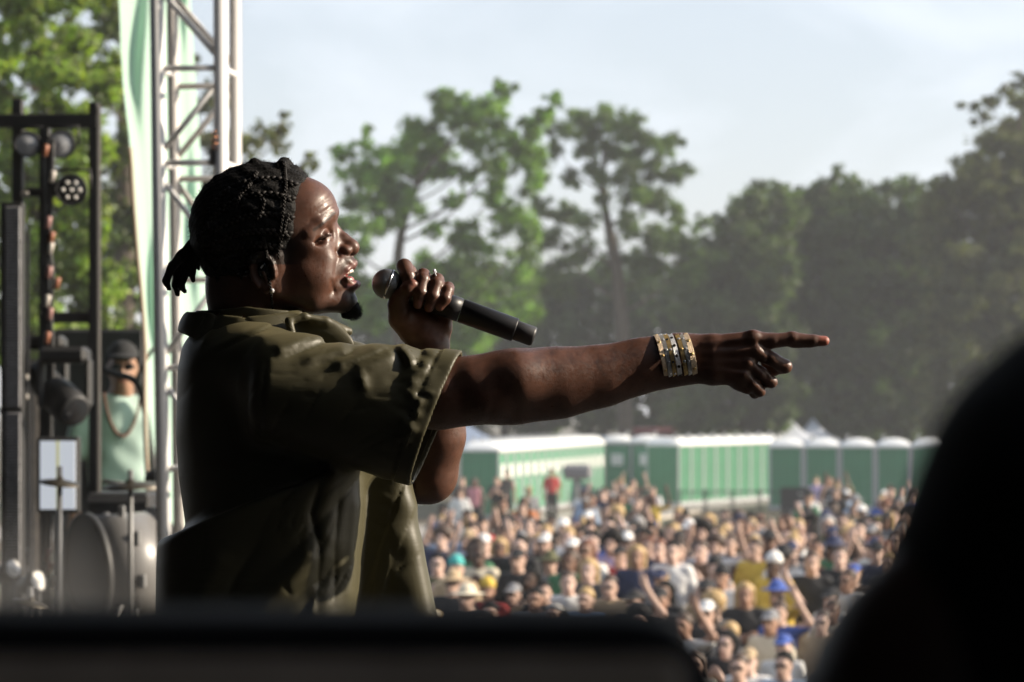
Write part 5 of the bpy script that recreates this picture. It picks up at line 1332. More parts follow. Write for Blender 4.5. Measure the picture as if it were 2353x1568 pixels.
def hair_c(kind):
    def fn(P):
        f = s_ell(P, A3(0, .022, 1.652), (.086, .106, .102))
        cut = np.maximum((-.045 - P[:, 1]) * .9 + (P[:, 2] - 1.675) * -1.0, (1.595 - P[:, 2]) + (P[:, 1] - .03) * -.8)
        f = smax(f, np.maximum(cut, np.minimum(1.60 - P[:, 2], .02 - P[:, 1])), .012)
        if kind == 'long':
            g = smin(s_cap(P, A3(-.07, .04, 1.66), A3(-.085, .03, 1.38), .045, .035), s_cap(P, A3(.07, .04, 1.66), A3(.085, .03, 1.38), .045, .035), .03)
            g = smin(g, s_cap(P, A3(0, .09, 1.66), A3(0, .10, 1.36), .06, .05), .05); f = smin(f, g, .04)
        if kind == 'afro': f = smin(f, smax(s_ell(P, A3(0, .045, 1.69), (.135, .135, .12)), (-.055 - P[:, 1]) + (1.66 - P[:, 2]) * .6, .03), .03)
        if kind == 'bun': f = smin(f, s_ball(P, A3(0, .07, 1.775), .048), .02)
        return f + .004 * np.sin(P[:, 0] * 90) * np.sin(P[:, 1] * 80 + P[:, 2] * 60)
    return fn
HAIR = {k: cmesh('hair', hair_c(k), (-.22, -.2, 1.2), (.22, .28, 1.95), .0115) for k in ('short', 'long', 'afro', 'bun')}
def cap_c(P):
    f = smax(s_ell(P, A3(0, .014, 1.655), (.088, .108, .098)), 1.66 - P[:, 2], .006)
    return smin(f, smax(s_ell(P, A3(0, -.10, 1.662), (.075, .095, .016)), P[:, 1] - .02, .01), .012)
def hat_c(P):
    f = smax(s_ell(P, A3(0, .014, 1.67), (.092, .11, .11)), 1.655 - P[:, 2], .008)
    return smin(f, s_ell(P, A3(0, .014, 1.662), (.19, .2, .014)), .02)
def beanie_c(P): return smax(s_ell(P, A3(0, .02, 1.665), (.092, .112, .115)), 1.645 - P[:, 2] - P[:, 1] * .15, .01)
HEAD_ = {'cap': cmesh('cap', cap_c, (-.12, -.22, 1.62), (.12, .15, 1.79), .010), 'brimmed hat': cmesh('hat', hat_c, (-.22, -.22, 1.62), (.22, .25, 1.81), .013), 'knit hat': cmesh('knit_hat', beanie_c, (-.12, -.12, 1.6), (.12, .16, 1.81), .0115)}
gl = MB()
for s in (-1, 1): gl.ball((s * .033, -.094, 1.612), (.027, .010, .018), 8, 6); gl.box((s * .068, -.045, 1.614), (.005, .10, .008))
gl.box((0, -.103, 1.616), (.02, .006, .006)); GLASS = gl.mesh('sunglasses')
def skin_c(name, c):
    m = bpy.data.materials.new(name); m.use_nodes = True; n = m.node_tree.nodes; l = m.node_tree.links; b = n['Principled BSDF']; b.inputs['Roughness'].default_value = .55
    a = n.new('ShaderNodeAttribute'); a.attribute_name = 'col'; x = n.new('ShaderNodeMix'); x.data_type = 'RGBA'; x.blend_type = 'MULTIPLY'; x.inputs[0].default_value = 1; x.inputs[7].default_value = (*c, 1)
    l.new(a.outputs['Color'], x.inputs[6]); l.new(x.outputs[2], b.inputs['Base Color']); return m
SK = {'pale': skin_c('skin pale', (.60, .41, .33)), 'fair': skin_c('skin fair', (.52, .34, .26)), 'tan': skin_c('skin tan', (.34, .19, .125)), 'brown': skin_c('skin brown', (.17, .085, .052)), 'dark': skin_c('skin deep brown', (.085, .045, .03))}
CLO = {'black': (.016, .016, .018), 'white': (.72, .71, .69), 'grey': (.22, .22, .23), 'navy': (.02, .028, .075), 'blue': (.05, .10, .36), 'pale blue': (.30, .40, .55), 'red': (.38, .04, .035), 'maroon': (.13, .02, .03), 'olive': (.10, .10, .045),
       'tan': (.42, .31, .19), 'yellow': (.58, .40, .06), 'green': (.05, .17, .08), 'pink': (.55, .24, .27), 'orange': (.55, .17, .04), 'lilac': (.40, .33, .52), 'teal': (.07, .40, .38), 'mint': (.56, .73, .65), 'cream': (.62, .55, .42), 'brown': (.10, .06, .035), 'charcoal': (.05, .05, .055)}
HAC = {'black': (.012, .010, .010), 'brown': (.055, .030, .018), 'blond': (.42, .28, .12), 'auburn': (.16, .055, .025), 'grey': (.3, .29, .28)}
def cloth(c): return mat('cloth ' + c, CLO[c], rough=.85, noise=(9, .12))
def hairm(c): return mat('hair ' + c, HAC[c], rough=.6)
def part(name, me, m, parent):
    o = bpy.data.objects.new(name, me); COL.objects.link(o); o.parent = parent
    if not me.materials: me.materials.append(None)
    o.material_slots[0].link = 'OBJECT'; o.material_slots[0].material = m
    return o
sung = mat('sunglass lens', (.01, .01, .012), rough=.12)
def make_person(x, y, z, rz, sc, pose, skin, top, tank, bottom, short, hair, hcol, hat, hatc, shades):
    o = empty('person', (x, y, z), rz); o.scale = (sc, sc, sc)
    part('body', BODY[pose], SK[skin], o)
    part('tank_top' if tank else 'shirt', TANK if tank else SHIRT[pose], cloth(top), o)
    part('shorts' if short else 'trousers', TROU[short], cloth(bottom), o)
    if hair: part('hair', HAIR[hair], hairm(hcol), o)
    if hat: part(hat.split()[-1], HEAD_[hat], cloth(hatc), o)
    if shades: part('sunglasses', GLASS, sung, o)
    return o
rc = random.Random(77)
people = []
ty = np.linspace(26, 110, 600); tv = np.array([HOR + F * (CAMZ - GS(y) - 1.62) / y for y in ty])
def v_to_y(v): return float(np.interp(-v, -tv, ty))
def place(u, v, **k):
    """v: middle of the head in the layout"""
    h = k.pop('h', rc.uniform(.95, 1.05)); y = k.pop('y', None) or v_to_y(v)
    x = (u - CX) / F * y
    look = math.atan2(-7 - x, -(8 - y)) if 'rz' not in k else k.pop('rz')
    d = dict(pose=rc.choices(['down', 'crossed', 'raised', 'both up', 'phone'], [60, 14, 7, 3, 12])[0], skin=rc.choices(list(SK), [28, 32, 18, 12, 10])[0], top=rc.choices(list(CLO), [40, 34, 10, 8, 3, 5, 3, 4, 6, 5, 1.2, 2, 2.5, 1, 2, .6, 0, 6, 5, 12])[0],
             tank=rc.random() < .16, bottom=rc.choice(['black', 'navy', 'charcoal', 'tan', 'grey', 'pale blue']), short=rc.random() < .5, hair=rc.choices(['short', 'long', 'afro', 'bun'], [55, 27, 8, 7])[0], hcol=rc.choices(list(HAC), [34, 38, 14, 6, 5])[0],
             hat=rc.choices([None, 'cap', 'brimmed hat', 'knit hat'], [68, 23, 6, 3])[0], hatc=rc.choices(['black', 'white', 'grey', 'olive', 'navy', 'red', 'tan', 'blue', 'cream'], [11, 2.4, 3, 2, 3, .5, 2, .8, 1.5])[0], shades=rc.random() < .30)
    d.update(k)
    if d['tank'] and d['pose'] != 'down': d['tank'] = False
    if d['hat'] and d['hair'] in ('afro', 'bun'): d['hair'] = 'short'
    d['turn'] = look; people.append((x, y, u, v, h, look + rc.uniform(-.35, .35), d))
# people one can pick out
N_ = dict(hat=None, shades=False)
place(1018, 1182, top='white', tank=True, pose='down', skin='dark', hair='short', hcol='black', bottom='black', short=False, **N_)
place(1072, 1196, top='white', tank=False, pose='crossed', skin='brown', hair='short', hcol='black', bottom='charcoal', short=True, **N_)
place(1126, 1242, top='maroon', tank=True, pose='down', skin='tan', hair='long', hcol='auburn', hat='knit hat', hatc='red', shades=True)
place(1155, 1165, top='black', tank=True, pose='down', skin='tan', hair='bun', hcol='black', bottom='cream', short=True, **N_)
place(1205, 1160, top='orange', tank=False, pose='phone', skin='tan', hair='long', hcol='brown', bottom='pale blue', short=True, **N_)
place(1048, 1312, top='tan', pose='down', skin='fair', hair='short', hcol='brown', hat='knit hat', hatc='teal', shades=False, tank=False)
place(1040, 1352, top='black', pose='down', skin='fair', hair='short', hat='brimmed hat', hatc='tan', shades=True, tank=False)
place(1072, 1385, top='black', pose='down', skin='fair', hair='short', hat='brimmed hat', hatc='cream', shades=False, tank=False)
place(1120, 1350, top='red', pose='down', skin='tan', hair='short', hcol='black', hat='knit hat', hatc='yellow', shades=False, tank=False)
place(1180, 1348, top='tan', pose='down', skin='fair', hair='short', hcol='brown', hat='cap', hatc='grey', shades=True, tank=False)
place(1250, 1358, top='black', pose='down', skin='fair', hair='short', hcol='black', **N_)
place(1305, 1345, top='white', pose='down', skin='pale', hair='short', hcol='brown', **N_)
place(1352, 1320, top='charcoal', pose='down', skin='pale', hair='long', hcol='blond', **N_)
place(1400, 1352, top='tan', pose='down', skin='fair', hair='short', hcol='brown', shades=True, hat=None)
place(1440, 1245, top='blue', pose='down', skin='dark', hair='short', hcol='black', hat='cap', hatc='white', shades=False, tank=False)
place(1458, 1395, top='black', pose='raised', skin='fair', hair='short', hcol='brown', hat='cap', hatc='black', shades=True, tank=False)
place(1515, 1390, top='black', pose='down', skin='tan', hair='short', hat='cap', hatc='black', shades=True, tank=False)
place(1622, 1345, top='tan', pose='down', skin='fair', hair='short', hcol='brown', hat='cap', hatc='black', shades=True, tank=False)
place(1640, 1385, top='charcoal', pose='down', skin='fair', hair='afro', hcol='blond', rz=math.pi, **N_)
place(1770, 1425, top='cream', pose='down', skin='tan', hair='short', hat='cap', hatc='grey', shades=False, tank=False)
place(1892, 1425, top='tan', pose='down', skin='pale', hair='short', hcol='brown', shades=True, hat=None)
place(1800, 1475, top='white', pose='down', skin='pale', hair='short', hcol='brown', hat='cap', hatc='blue', shades=False, tank=False)
place(1697, 1545, top='black', pose='down', skin='fair', hair='short', hcol='brown', shades=True, hat=None)
place(1740, 1205, top='white', pose='phone', skin='fair', hair='short', hcol='brown', tank=False, **N_)
place(2035, 1165, top='yellow', pose='down', skin='tan', hair='afro', hcol='auburn', tank=False, **N_)
place(1735, 1265, top='yellow', pose='down', skin='fair', hair='short', hcol='brown', tank=False, **N_)
place(1500, 1085, y=78, top='white', pose='phone', skin='fair', hair='short', hcol='brown', h=1.02, tank=False, **N_)
# by the toilets
for u, v, y, kw in ((1268, 1058, 103, dict(top='red', tank=False, pose='down', bottom='black', hair='short', hcol='black', skin='tan')), (1165, 1063, 100, dict(top='black', tank=True, pose='down', skin='tan', hair='bun', hcol='black', bottom='black', short=True)),
                    (1142, 1090, 92, dict(top='black', tank=False, pose='phone', hair='short', hcol='brown', bottom='olive', short=True)), (1062, 1092, 91, dict(top='black', tank=False, pose='down', hair='short', hcol='brown', bottom='charcoal', short=True)),
                    (1090, 1100, 88, dict(top='pink', tank=True, pose='down', hair='long', hcol='brown', bottom='black', short=True)), (1425, 1078, 88, dict(top='black', pose='down', hair='long', hcol='blond')), (1455, 1050, 86, dict(top='charcoal', pose='both up', hair='short', hcol='brown')),
                    (1875, 1085, 92, dict(top='lilac', pose='down', hair='short', hat='cap', hatc='green' if False else 'olive')), (1905, 1090, 90, dict(top='black', pose='down', hair='long', hcol='auburn')), (1925, 1098, 88, dict(top='grey', pose='both up', hair='short', hcol='brown'))):
    kw = {**N_, **kw}; place(u, v, y=y, h=min(1.1, max(.9, (CAMZ - GS(y) - (v - HOR) / F * y) / 1.62)), **kw)
def crowd(n):
    got = 0; tries = 0
    while got < n and tries < 60000:
        tries += 1; u = rc.uniform(985, 2140); y = rc.uniform(26.6, 48) if rc.random() < .8 else rc.uniform(48, 80)
        v = HOR + F * (CAMZ - GS(y) - 1.62) / y
        edge = 2140 - max(0, v - 1080) * .50
        if u > edge + 20: continue
        if u < 1340 and y > 33 + (u - 985) * .03 and rc.random() < .88: continue
        if 1500 < u < 1840 and v < 1192 and rc.random() < .93: continue
        if y > 50 and rc.random() < .7: continue
        x = (u - CX) / F * y
        if any((x - p[0]) ** 2 + ((y - p[1]) * .62) ** 2 < (.43 if y < 50 else .6) ** 2 for p in people): continue
        place(u, v, y=y); got += 1
    return got
crowd(255)
# labels: look first, then order along the picture among those that look alike
hr = {'short': 'short', 'long': 'long', 'afro': 'bushy', 'bun': 'pinned-up'}
ps = {'down': '', 'crossed': ', arms crossed', 'raised': ', arm raised', 'both up': ', arms raised', 'phone': ', hands at chest'}
names = {}
for i, p in enumerate(people):
    d = p[6]; col_ = 'teal' if d['hatc'] == 'teal' else d['hatc']
    s = f"person in {d['top']} {'tank top' if d['tank'] else 'shirt'} with " + (f"{col_} {d['hat']}" if d['hat'] else f"{hr[d['hair']]} {d['hcol']} hair") + (', sunglasses' if d['shades'] else '') + ps[d['pose']]
    names.setdefault(s, []).append(i)
lab = {}
for s, ids in names.items():
    ids = sorted(ids, key=lambda i: people[i][2])
    for k, i in enumerate(ids): lab[i] = s if len(ids) == 1 else f'{s}, {ORD[k]} from left' if len(ids) > 2 else f"{s}, {'left' if k == 0 else 'right'} one of two"
for i, (x, y, u, v, h, rz, d) in enumerate(people):
    o = make_person(x, y, GS(y) - .01, rz, h, d['pose'], d['skin'], d['top'], d['tank'], d['bottom'], d['short'], d['hair'], d['hcol'], d['hat'], d['hatc'], d['shades'])
    tag(o, lab[i], 'person', 'crowd watching the stage')
# ------------------------------------------------------------------ stage gear on the left
alu = mat('aluminium tube', (.82, .81, .80), rough=.42, metal=.0, rvar=(20, .1)); alu_g = mat('aluminium dimmed', (.62, .59, .56), rough=.45, metal=.0)  # second, darker copy dims the rear tubes: shade put into its colour
YT = 11.5; k_ = YT / F
t0 = at(372, 0, YT); t1 = at(513, 0, YT); tw = t1.x - t0.x
tr_o = empty('truss_tower', (t0.x, YT, STAGE_Z), math.radians(-8)); tag(tr_o, 'bright aluminium box truss tower standing behind the performer', 'truss')
zt = at(0, -260, YT).z - STAGE_Z; lean = -.0128
def tp(x, y, z): return Vector((x + lean * (z - 1.4) * (1 - x / tw * .75), y, z))
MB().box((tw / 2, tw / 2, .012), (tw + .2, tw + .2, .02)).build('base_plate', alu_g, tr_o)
for x in (0, tw):
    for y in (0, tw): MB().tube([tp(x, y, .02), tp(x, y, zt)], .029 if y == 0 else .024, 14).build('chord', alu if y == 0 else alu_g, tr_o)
vs_ = [158, 375, 612, 845, 1078, 1310, 1545, -60, -260]
zs = sorted(at(0, v, YT).z - STAGE_Z for v in vs_)
for i, z in enumerate(zs):
    for y in (0, tw):
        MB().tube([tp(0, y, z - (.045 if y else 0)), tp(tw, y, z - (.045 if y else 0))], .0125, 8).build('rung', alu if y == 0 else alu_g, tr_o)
    for x in (0, tw): MB().tube([tp(x, 0, z), tp(x, tw, z)], .0125, 8).build('rung', alu, tr_o)
    if i + 1 < len(zs):
        za, zb = z + .03, zs[i + 1] - .05
        fl = (i % 2 == 1)
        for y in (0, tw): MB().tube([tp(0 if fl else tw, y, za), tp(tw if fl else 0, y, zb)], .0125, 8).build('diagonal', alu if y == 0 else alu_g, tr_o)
cl_p = at(495, 362, YT - .03)
cb = empty('truss_clamp', cl_p); tag(cb, 'dark clamp with copper coil gripping the truss rung above the performer\'s hair', 'clamp')
MB().box((0, 0, 0), (.05, .05, .07), bev=.01).build('jaw', mat('clamp dark', (.03, .03, .03), rough=.5), cb); MB().tube([(.01 * math.cos(a), -.035 + .01 * math.sin(a), .03 + a * .004) for a in np.linspace(0, 18, 40)], .004, 5).build('coil', mat('copper coil', (.45, .2, .1), rough=.4, metal=1), cb)
# slim grey mast beside the truss
MB_ = MB().tube([at(552, 2000, 18) , at(551, -300, 18)], .010, 6); o_ = Vector((at(552, 0, 18).x, 18, 0)); loc(MB_, o_)
tag(MB_.build('steel_cable', mat('cable grey', (.16, .17, .2), rough=.5, metal=.5), None, o_), 'thin dark steel cable hanging beside the aluminium truss', 'cable')
# mint banners
mint = bpy.data.materials.new('mint banner cloth'); mint.use_nodes = True; n = mint.node_tree.nodes; l = mint.node_tree.links; b = n['Principled BSDF']
b.inputs['Base Color'].default_value = (.52, .74, .62, 1); b.inputs['Roughness'].default_value = .8
tt_ = n.new('ShaderNodeBsdfTranslucent'); tt_.inputs[0].default_value = (.55, .78, .64, 1); ms = n.new('ShaderNodeMixShader'); ms.inputs[0].default_value = .35
l.new(b.outputs[0], ms.inputs[1]); l.new(tt_.outputs[0], ms.inputs[2]); l.new(ms.outputs[0], n['Material Output'].inputs['Surface'])
def banner(name, label, left, right, v0, v1, y, folds, depth=.16, ph=0, hemc=None, slope=.45):
    nu, nv = 40, 60; vs = []
    for j in range(nv + 1):
        v = v0 + (v1 - v0) * j / nv; a = np.interp(v, *zip(*left)); b_ = np.interp(v, *zip(*right))
        for i in range(nu + 1):
            t = i / nu; p = at(a + (b_ - a) * t, v, y)
            p.y += (t - .5) * slope + depth * math.sin(t * folds * 6.28 + ph + .6 * math.sin(v / 260)) * (.5 + .5 * t) + .05 * math.sin(v / 90 + t * 5); vs.append(p)
    base = Vector((at((left[0][1] + right[0][1]) / 2, 0, y).x, y, STAGE_Z)); m = nu + 1
    o = empty(name, base); tag(o, label, 'banner', 'mint banners')
    mb = MB().add([v - base for v in vs], [(j * m + i, j * m + i + 1, (j + 1) * m + i + 1, (j + 1) * m + i) for j in range(nv) for i in range(nu)], True)
    mb.build('cloth', mint, o)
    if hemc: MB().tube([vs[j * m] - base for j in range(22, nv + 1)], .012, 6).build('edge_rope', hemc, o)
    return o
tanm = mat('tan webbing', (.50, .40, .30), rough=.9)
banner('banner', 'pale mint banner billowing out at the truss\'s left chord', [(-200, 286), (0, 287), (120, 288), (200, 293), (260, 301), (330, 312), (400, 318), (600, 328), (800, 345), (1300, 360)], [(-200, 384), (1300, 384)], -200, 1300, 14.2, 1.3, .07, 0, tanm)
banner('banner', 'mint banner hanging straight behind the truss', [(-200, 372), (1300, 380)], [(-200, 432), (0, 432), (200, 440), (400, 452), (700, 470), (1300, 480)], -200, 1300, 15.2, 1.6, .05, 1.6)
# lighting rig
rig_m = mat('rig black steel', (.022, .022, .023), rough=.55, bump=(40, .2, .004)); rig_w = mat('rig pale edge', (.16, .15, .14), rough=.5)
YR = 13.0
def bar(u0, v0, u1, v1, w, y=YR): 
    a, b_ = at(u0, v0, y), at(u1, v1, y); d = b_ - a; r = w / 2 * y / F
    return a, b_, r
def rig_part(name, segs, parent, base, m, d=.06):
    mb = MB()
    for u0, v0, u1, v1, y in segs:
        a, b_ = at(min(u0, u1), max(v0, v1), y), at(max(u0, u1), min(v0, v1), y); c = (a + b_) / 2
        mb.box(c - base, (b_.x - a.x, d, b_.z - a.z), bev=.006)
    return mb.build(name, m, parent)
rb = Vector((at(110, 0, YR).x, YR, STAGE_Z)); rig = empty('lighting_rig', rb); tag(rig, 'black steel lighting frame standing before the bright tree', 'lighting rig')
rig_part('top_beam', [(-40, 264, 228, 294, YR)], rig, rb, rig_m, .08)
rig_part('post', [(206, 236, 228, 1635, YR)], rig, rb, rig_m); rig_part('post_edge', [(226, 240, 232, 1600, YR - .032)], rig, rb, rig_w, .01)  # paler strip down one side of the post
rig_part('post', [(30, 228, 54, 1635, YR)], rig, rb, rig_m); rig_part('post', [(92, 294, 116, 1635, YR + .1)], rig, rb, rig_m); rig_part('cross_beam', [(90, 718, 210, 742, YR + .05)], rig, rb, rig_m); rig_part('cross_beam', [(60, 432, 140, 452, YR + .06)], rig, rb, rig_m)
rig_part('foot_beam', [(-40, 1590, 232, 1630, YR)], rig, rb, rig_m, .3)
rig_part('slim_rod', [(60, 520, 68, 1300, YR - .05)], rig, rb, mat('slim rod grey', (.22, .21, .2), rough=.5), .015)
for v in (300, 320, 440, 860, 905, 1260): rig_part('clamp_plate', [(48, v, 66, v + 14, YR - .06)], rig, rb, mat('clamp steel', (.42, .40, .37), rough=.45, metal=.5), .03)
glass_l = mat('lamp lens grey', (.32, .33, .35), rough=.2, spec=.8, bump=(160, .4, .004))
def par(u, v, r, y, label, leds=0):
    c = at(u, v, y); rr = r * y / F; o = empty('stage_lamp', c); tag(o, label, 'stage lamp', 'lamps on the lighting frame')
    ax = Vector((.25, -1, -.05)).normalized()
    MB().lathe([(-.22, rr * .55), (-.14, rr * .8), (-.02, rr), (0, rr), (.0, rr * .9), (-.015, rr * .88)], (0, 0, 0), ax, 26, False).build('housing', rig_m, o)
    MB().lathe([(-.012, rr * .88), (-.004, rr * .6), (0, .001)], (0, 0, 0), ax, 24, False).build('lens', glass_l if not leds else mat('lamp face dark', (.02, .02, .022), rough=.3), o)
    MB().tube([Vector((-rr * 1.1, .04, 0)), Vector((-rr * 1.1, .04, rr * 1.3)), Vector((rr * 1.1, .04, rr * 1.3)), Vector((rr * 1.1, .04, 0))], .008, 6).build('yoke', rig_m, o)
    if leds:
        me = MB().lathe([(0, rr * .13), (.006, rr * .13), (.010, rr * .06)], (0, 0, 0), ax, 10).mesh('led'); x_, y2 = ax.cross(Vector((0, 0, 1))).normalized(), None; y2 = ax.cross(x_)
        lm = mat('led lens', (.8, .78, .74), rough=.15, spec=.8)
        for k in range(7):
            q = Vector((0, 0, 0)) if k == 6 else (x_ * math.cos(k * math.pi / 3) + y2 * math.sin(k * math.pi / 3)) * rr * .52; obj('led', me, lm, o, q - ax * .004)
par(64, 332, 31, YR - .1, 'round grey-lensed lamp under the top beam, by the rig\'s post'); par(141, 332, 33, YR - .1, 'round grey-lensed lamp under the top beam, second from the post'); par(164, 437, 37, YR - .12, 'black round LED lamp with seven small lenses, below the grey ones', 7)
def moving_head(u, v, y, s, label, rz=.5):
    c = at(u, v, y); o = empty('moving_head_light', c); tag(o, label, 'stage light', 'moving head lights')
    MB().box((0, 0, .34 * s), (.34 * s, .3 * s, .12 * s), bev=.02).build('base', rig_m, o)
    for sx in (-1, 1): MB().box((sx * .17 * s, 0, .14 * s), (.05 * s, .12 * s, .36 * s), bev=.015).build('arm', rig_m, o)
    ax = Vector((.6, -.75, -.45)).normalized()
    MB().lathe([(-.2 * s, .08 * s), (-.16 * s, .13 * s), (.06 * s, .135 * s), (.15 * s, .12 * s), (.16 * s, .105 * s)], (0, 0, 0), ax, 22).build('head', rig_m, o)
    MB().lathe([(.161 * s, .10 * s), (.175 * s, .06 * s), (.178 * s, .002)], (0, 0, 0), ax, 20, False).build('lens', mat('head lens', (.02, .022, .028), rough=.06, spec=.8), o)
moving_head(150, 925, 12.7, .62, 'black moving head lamp with glossy lens hanging in the middle of the rig'); moving_head(105, 880, 13.2, .55, 'black moving head lamp half hidden behind the glossy-lensed one')
# LED strip tower
led_o = empty('led_strip_tower', Vector((at(29, 0, 12.6).x, 12.6, STAGE_Z))); tag(led_o, 'tall grey LED strip tower at the rig\'s outer post', 'LED tower')
lb = led_o.location
rig_part('frame', [(4, 466, 56, 1600, 12.6)], led_o, lb, rig_m, .06)
lm = bpy.data.materials.new('led strip face'); lm.use_nodes = True; n = lm.node_tree.nodes; l = lm.node_tree.links; b = n['Principled BSDF']; b.inputs['Roughness'].default_value = .5
tcx = n.new('ShaderNodeTexCoord'); bt = n.new('ShaderNodeTexBrick'); bt.offset = 0; bt.inputs['Scale'].default_value = 1; bt.inputs['Brick Width'].default_value = .011; bt.inputs['Row Height'].default_value = .014; bt.inputs['Mortar Size'].default_value = .0022
bt.inputs['Color1'].default_value = (.42, .42, .44, 1); bt.inputs['Color2'].default_value = (.26, .26, .28, 1); bt.inputs['Mortar'].default_value = (.03, .03, .03, 1)
sx_ = n.new('ShaderNodeSeparateXYZ'); cx_ = n.new('ShaderNodeCombineXYZ'); l.new(tcx.outputs['Object'], sx_.inputs[0]); l.new(sx_.outputs[0], cx_.inputs[0]); l.new(sx_.outputs[2], cx_.inputs[1]); l.new(cx_.outputs[0], bt.inputs['Vector']); l.new(bt.outputs[0], b.inputs['Base Color'])
for a_, b2 in ((474, 938), (948, 1306)): rig_part('strip_panel', [(10, a_, 48, b2, 12.6 - .035)], led_o, lb, lm, .012)
# cable bundle with coloured connectors
cab = empty('cable_bundle', at(108, 1600, 12.95)); tag(cab, 'black cable bundle with coppery connectors running down the rig\'s inner post', 'cable'); cbs = cab.location; rr_ = random.Random(4)
for k in range(3):
    pts = [at(104 + k * 6 + rr_.uniform(-6, 6), v, 12.9) - cbs for v in range(320, 1600, 80)]; MB().tube(smooth_path(pts, 3), .011, 6).build('cable', rig_m, cab)
cop = [mat('connector copper', (.36, .15, .09), rough=.4), mat('connector pale', (.6, .56, .5), rough=.4), mat('connector rose', (.4, .22, .2), rough=.4)]
for k, v in enumerate((360, 420, 525, 560, 585, 640, 665, 705, 735, 790, 835, 1290, 1320, 1350)):
    p = at(108 + rr_.uniform(-8, 20), v, 12.87) - cbs; MB().lathe([(0, .012), (.05, .015), (.055, .01)], p, (.2, 0, 1), 8).build('connector', cop[k % 3], cab)
# screen on the rig
so = at(133, 1172, 12.2); scr = empty('light_panel', so); tag(scr, 'white lit upright panel with a yellowish seam, on a black mount', 'light panel')
def rel(u, v, y): return at(u, v, y) - so
pw, ph_ = 82 * 12.2 / F, 160 * 12.2 / F
MB().box((0, .03, ph_ / 2), (pw + .03, .05, ph_ + .03), bev=.008).build('housing', rig_m, scr)
em = mat('lit panel face', (.7, .72, .75), rough=.4, emit=((.80, .86, .95), .30)); ey_ = mat('lit panel seam', (.6, .6, .3), rough=.4, emit=((.75, .73, .45), .25))
for s in (-1, 1): MB().box((s * pw * .27, .0, ph_ / 2), (pw * .44, .016, ph_ * .98)).build('face', em, scr)
MB().box((0, -.001, ph_ / 2), (pw * .09, .016, ph_ * .98)).build('seam', ey_, scr)
MB().tube([(0, .05, -.02), (0, .05, STAGE_Z - so.z)], .02, 8).build('stand_pole', rig_m, scr)
MB().lathe([(0, .16), (.02, .15)], (0, .05, STAGE_Z - so.z), (0, 0, 1), 16).build('stand_foot', rig_m, scr)
# drum, cymbals, cases
dc = at(262, 1305, 12.3); dr = empty('bass_drum', (dc.x, dc.y, STAGE_Z)); tag(dr, 'grey-shelled bass drum lying on its side with a black head', 'drum')
axd = Vector((.86, .5, .06)).normalized(); R_ = .232; c0 = Vector((0, 0, dc.z - STAGE_Z)) - axd * .12
MB().lathe([(0, R_), (.30, R_)], c0, axd, 40).build('shell', mat('drum shell grey', (.17, .165, .16), rough=.4, rvar=(9, .08)), dr)
for d_ in (-.012, .30): MB().lathe([(d_, R_ + .003), (d_, R_ + .016), (d_ + .03, R_ + .016), (d_ + .03, R_ + .003)], c0, axd, 40, False).build('hoop', rig_m, dr)
MB().lathe([(-.006, R_ + .002), (-.009, .001)], c0, axd, 40, False).build('drum_head', rig_m, dr)
lug = MB().box((0, 0, 0), (.03, .03, .06), bev=.006).mesh('lug'); e1 = axd.cross(Vector((0, 0, 1))).normalized(); e2 = axd.cross(e1)
for k in range(8): a = k * math.pi / 4 + .2; obj('lug', lug, mat('drum chrome', (.25, .25, .25), rough=.45, metal=.6), dr, c0 + axd * .15 + (e1 * math.cos(a) + e2 * math.sin(a)) * (R_ + .012))
for s in (-1, 1): MB().tube([c0 + axd * .2 + Vector((0, s * .18, -.1)), Vector((.1 * s, s * .34, .01))], .011, 6).build('spur', mat('drum chrome', (.6, .6, .6)), dr)
def cymbal(u, v, y, r, label, tilt):
    p = at(u, v, y); o = empty('cymbal_stand', (p.x, p.y, STAGE_Z)); tag(o, label, 'cymbal', 'cymbals'); z = p.z - STAGE_Z
    axc = Vector((tilt, -.12, 1)).normalized()
    MB().lathe([(.0, r), (.003, r), (.014, r * .4), (.018, r * .18), (.032, r * .1), (.033, .002)], (0, 0, z), axc, 36, False).build('cymbal', mat('cymbal bronze dark', (.07, .06, .045), rough=.5, metal=.6), o)
    MB().tube([(0, 0, .3), (0, 0, z + .07)], .011, 8).build('pole', mat('stand steel', (.2, .2, .2), rough=.5, metal=.5), o)
    for k in range(3): a = k * 2.094 + .4; MB().tube([(0, 0, .42), (.26 * math.cos(a), .26 * math.sin(a), .012)], .010, 6).build('leg', mat('stand steel', (.34, .33, .32)), o)
cymbal(137, 1112, 11.4, .085, 'dark cymbal on a steel stand in front of the lit panel', .12)
cymbal(300, 1118, 12.0, .12, 'bronze cymbal seen edge-on above the drum', -.06)
cymbal(70, 1390, 11.2, .07, 'small low cymbal at the outer rig foot', .3)
cs = at(285, 1400, 12.95); co = empty('flight_case', (cs.x, cs.y, STAGE_Z)); tag(co, 'tall black equipment case standing behind the bass drum', 'case')
hh = at(0, 1130, 12.95).z - STAGE_Z; MB().box((0, 0, hh / 2), (.28, .4, hh - .004), bev=.012).build('box', rig_m, co)
for z in (.1, hh - .03): MB().box((0, -.203, z), (.27, .012, .025)).build('metal_edge', rig_w, co)
for sx in (-1, 1): MB().box((sx * .138, -.203, hh / 2 + .0), (.014, .012, hh - .2)).build('metal_edge', rig_w, co)
bp_ = at(228, 900, 16.4); bo = empty('black_screen_panel', (bp_.x, bp_.y, STAGE_Z)); tag(bo, 'matt black panel standing behind the crew member\'s head', 'panel')
w_ = 212 * 16.4 / F; z0, z1_ = .02, at(0, 756, 16.4).z - STAGE_Z
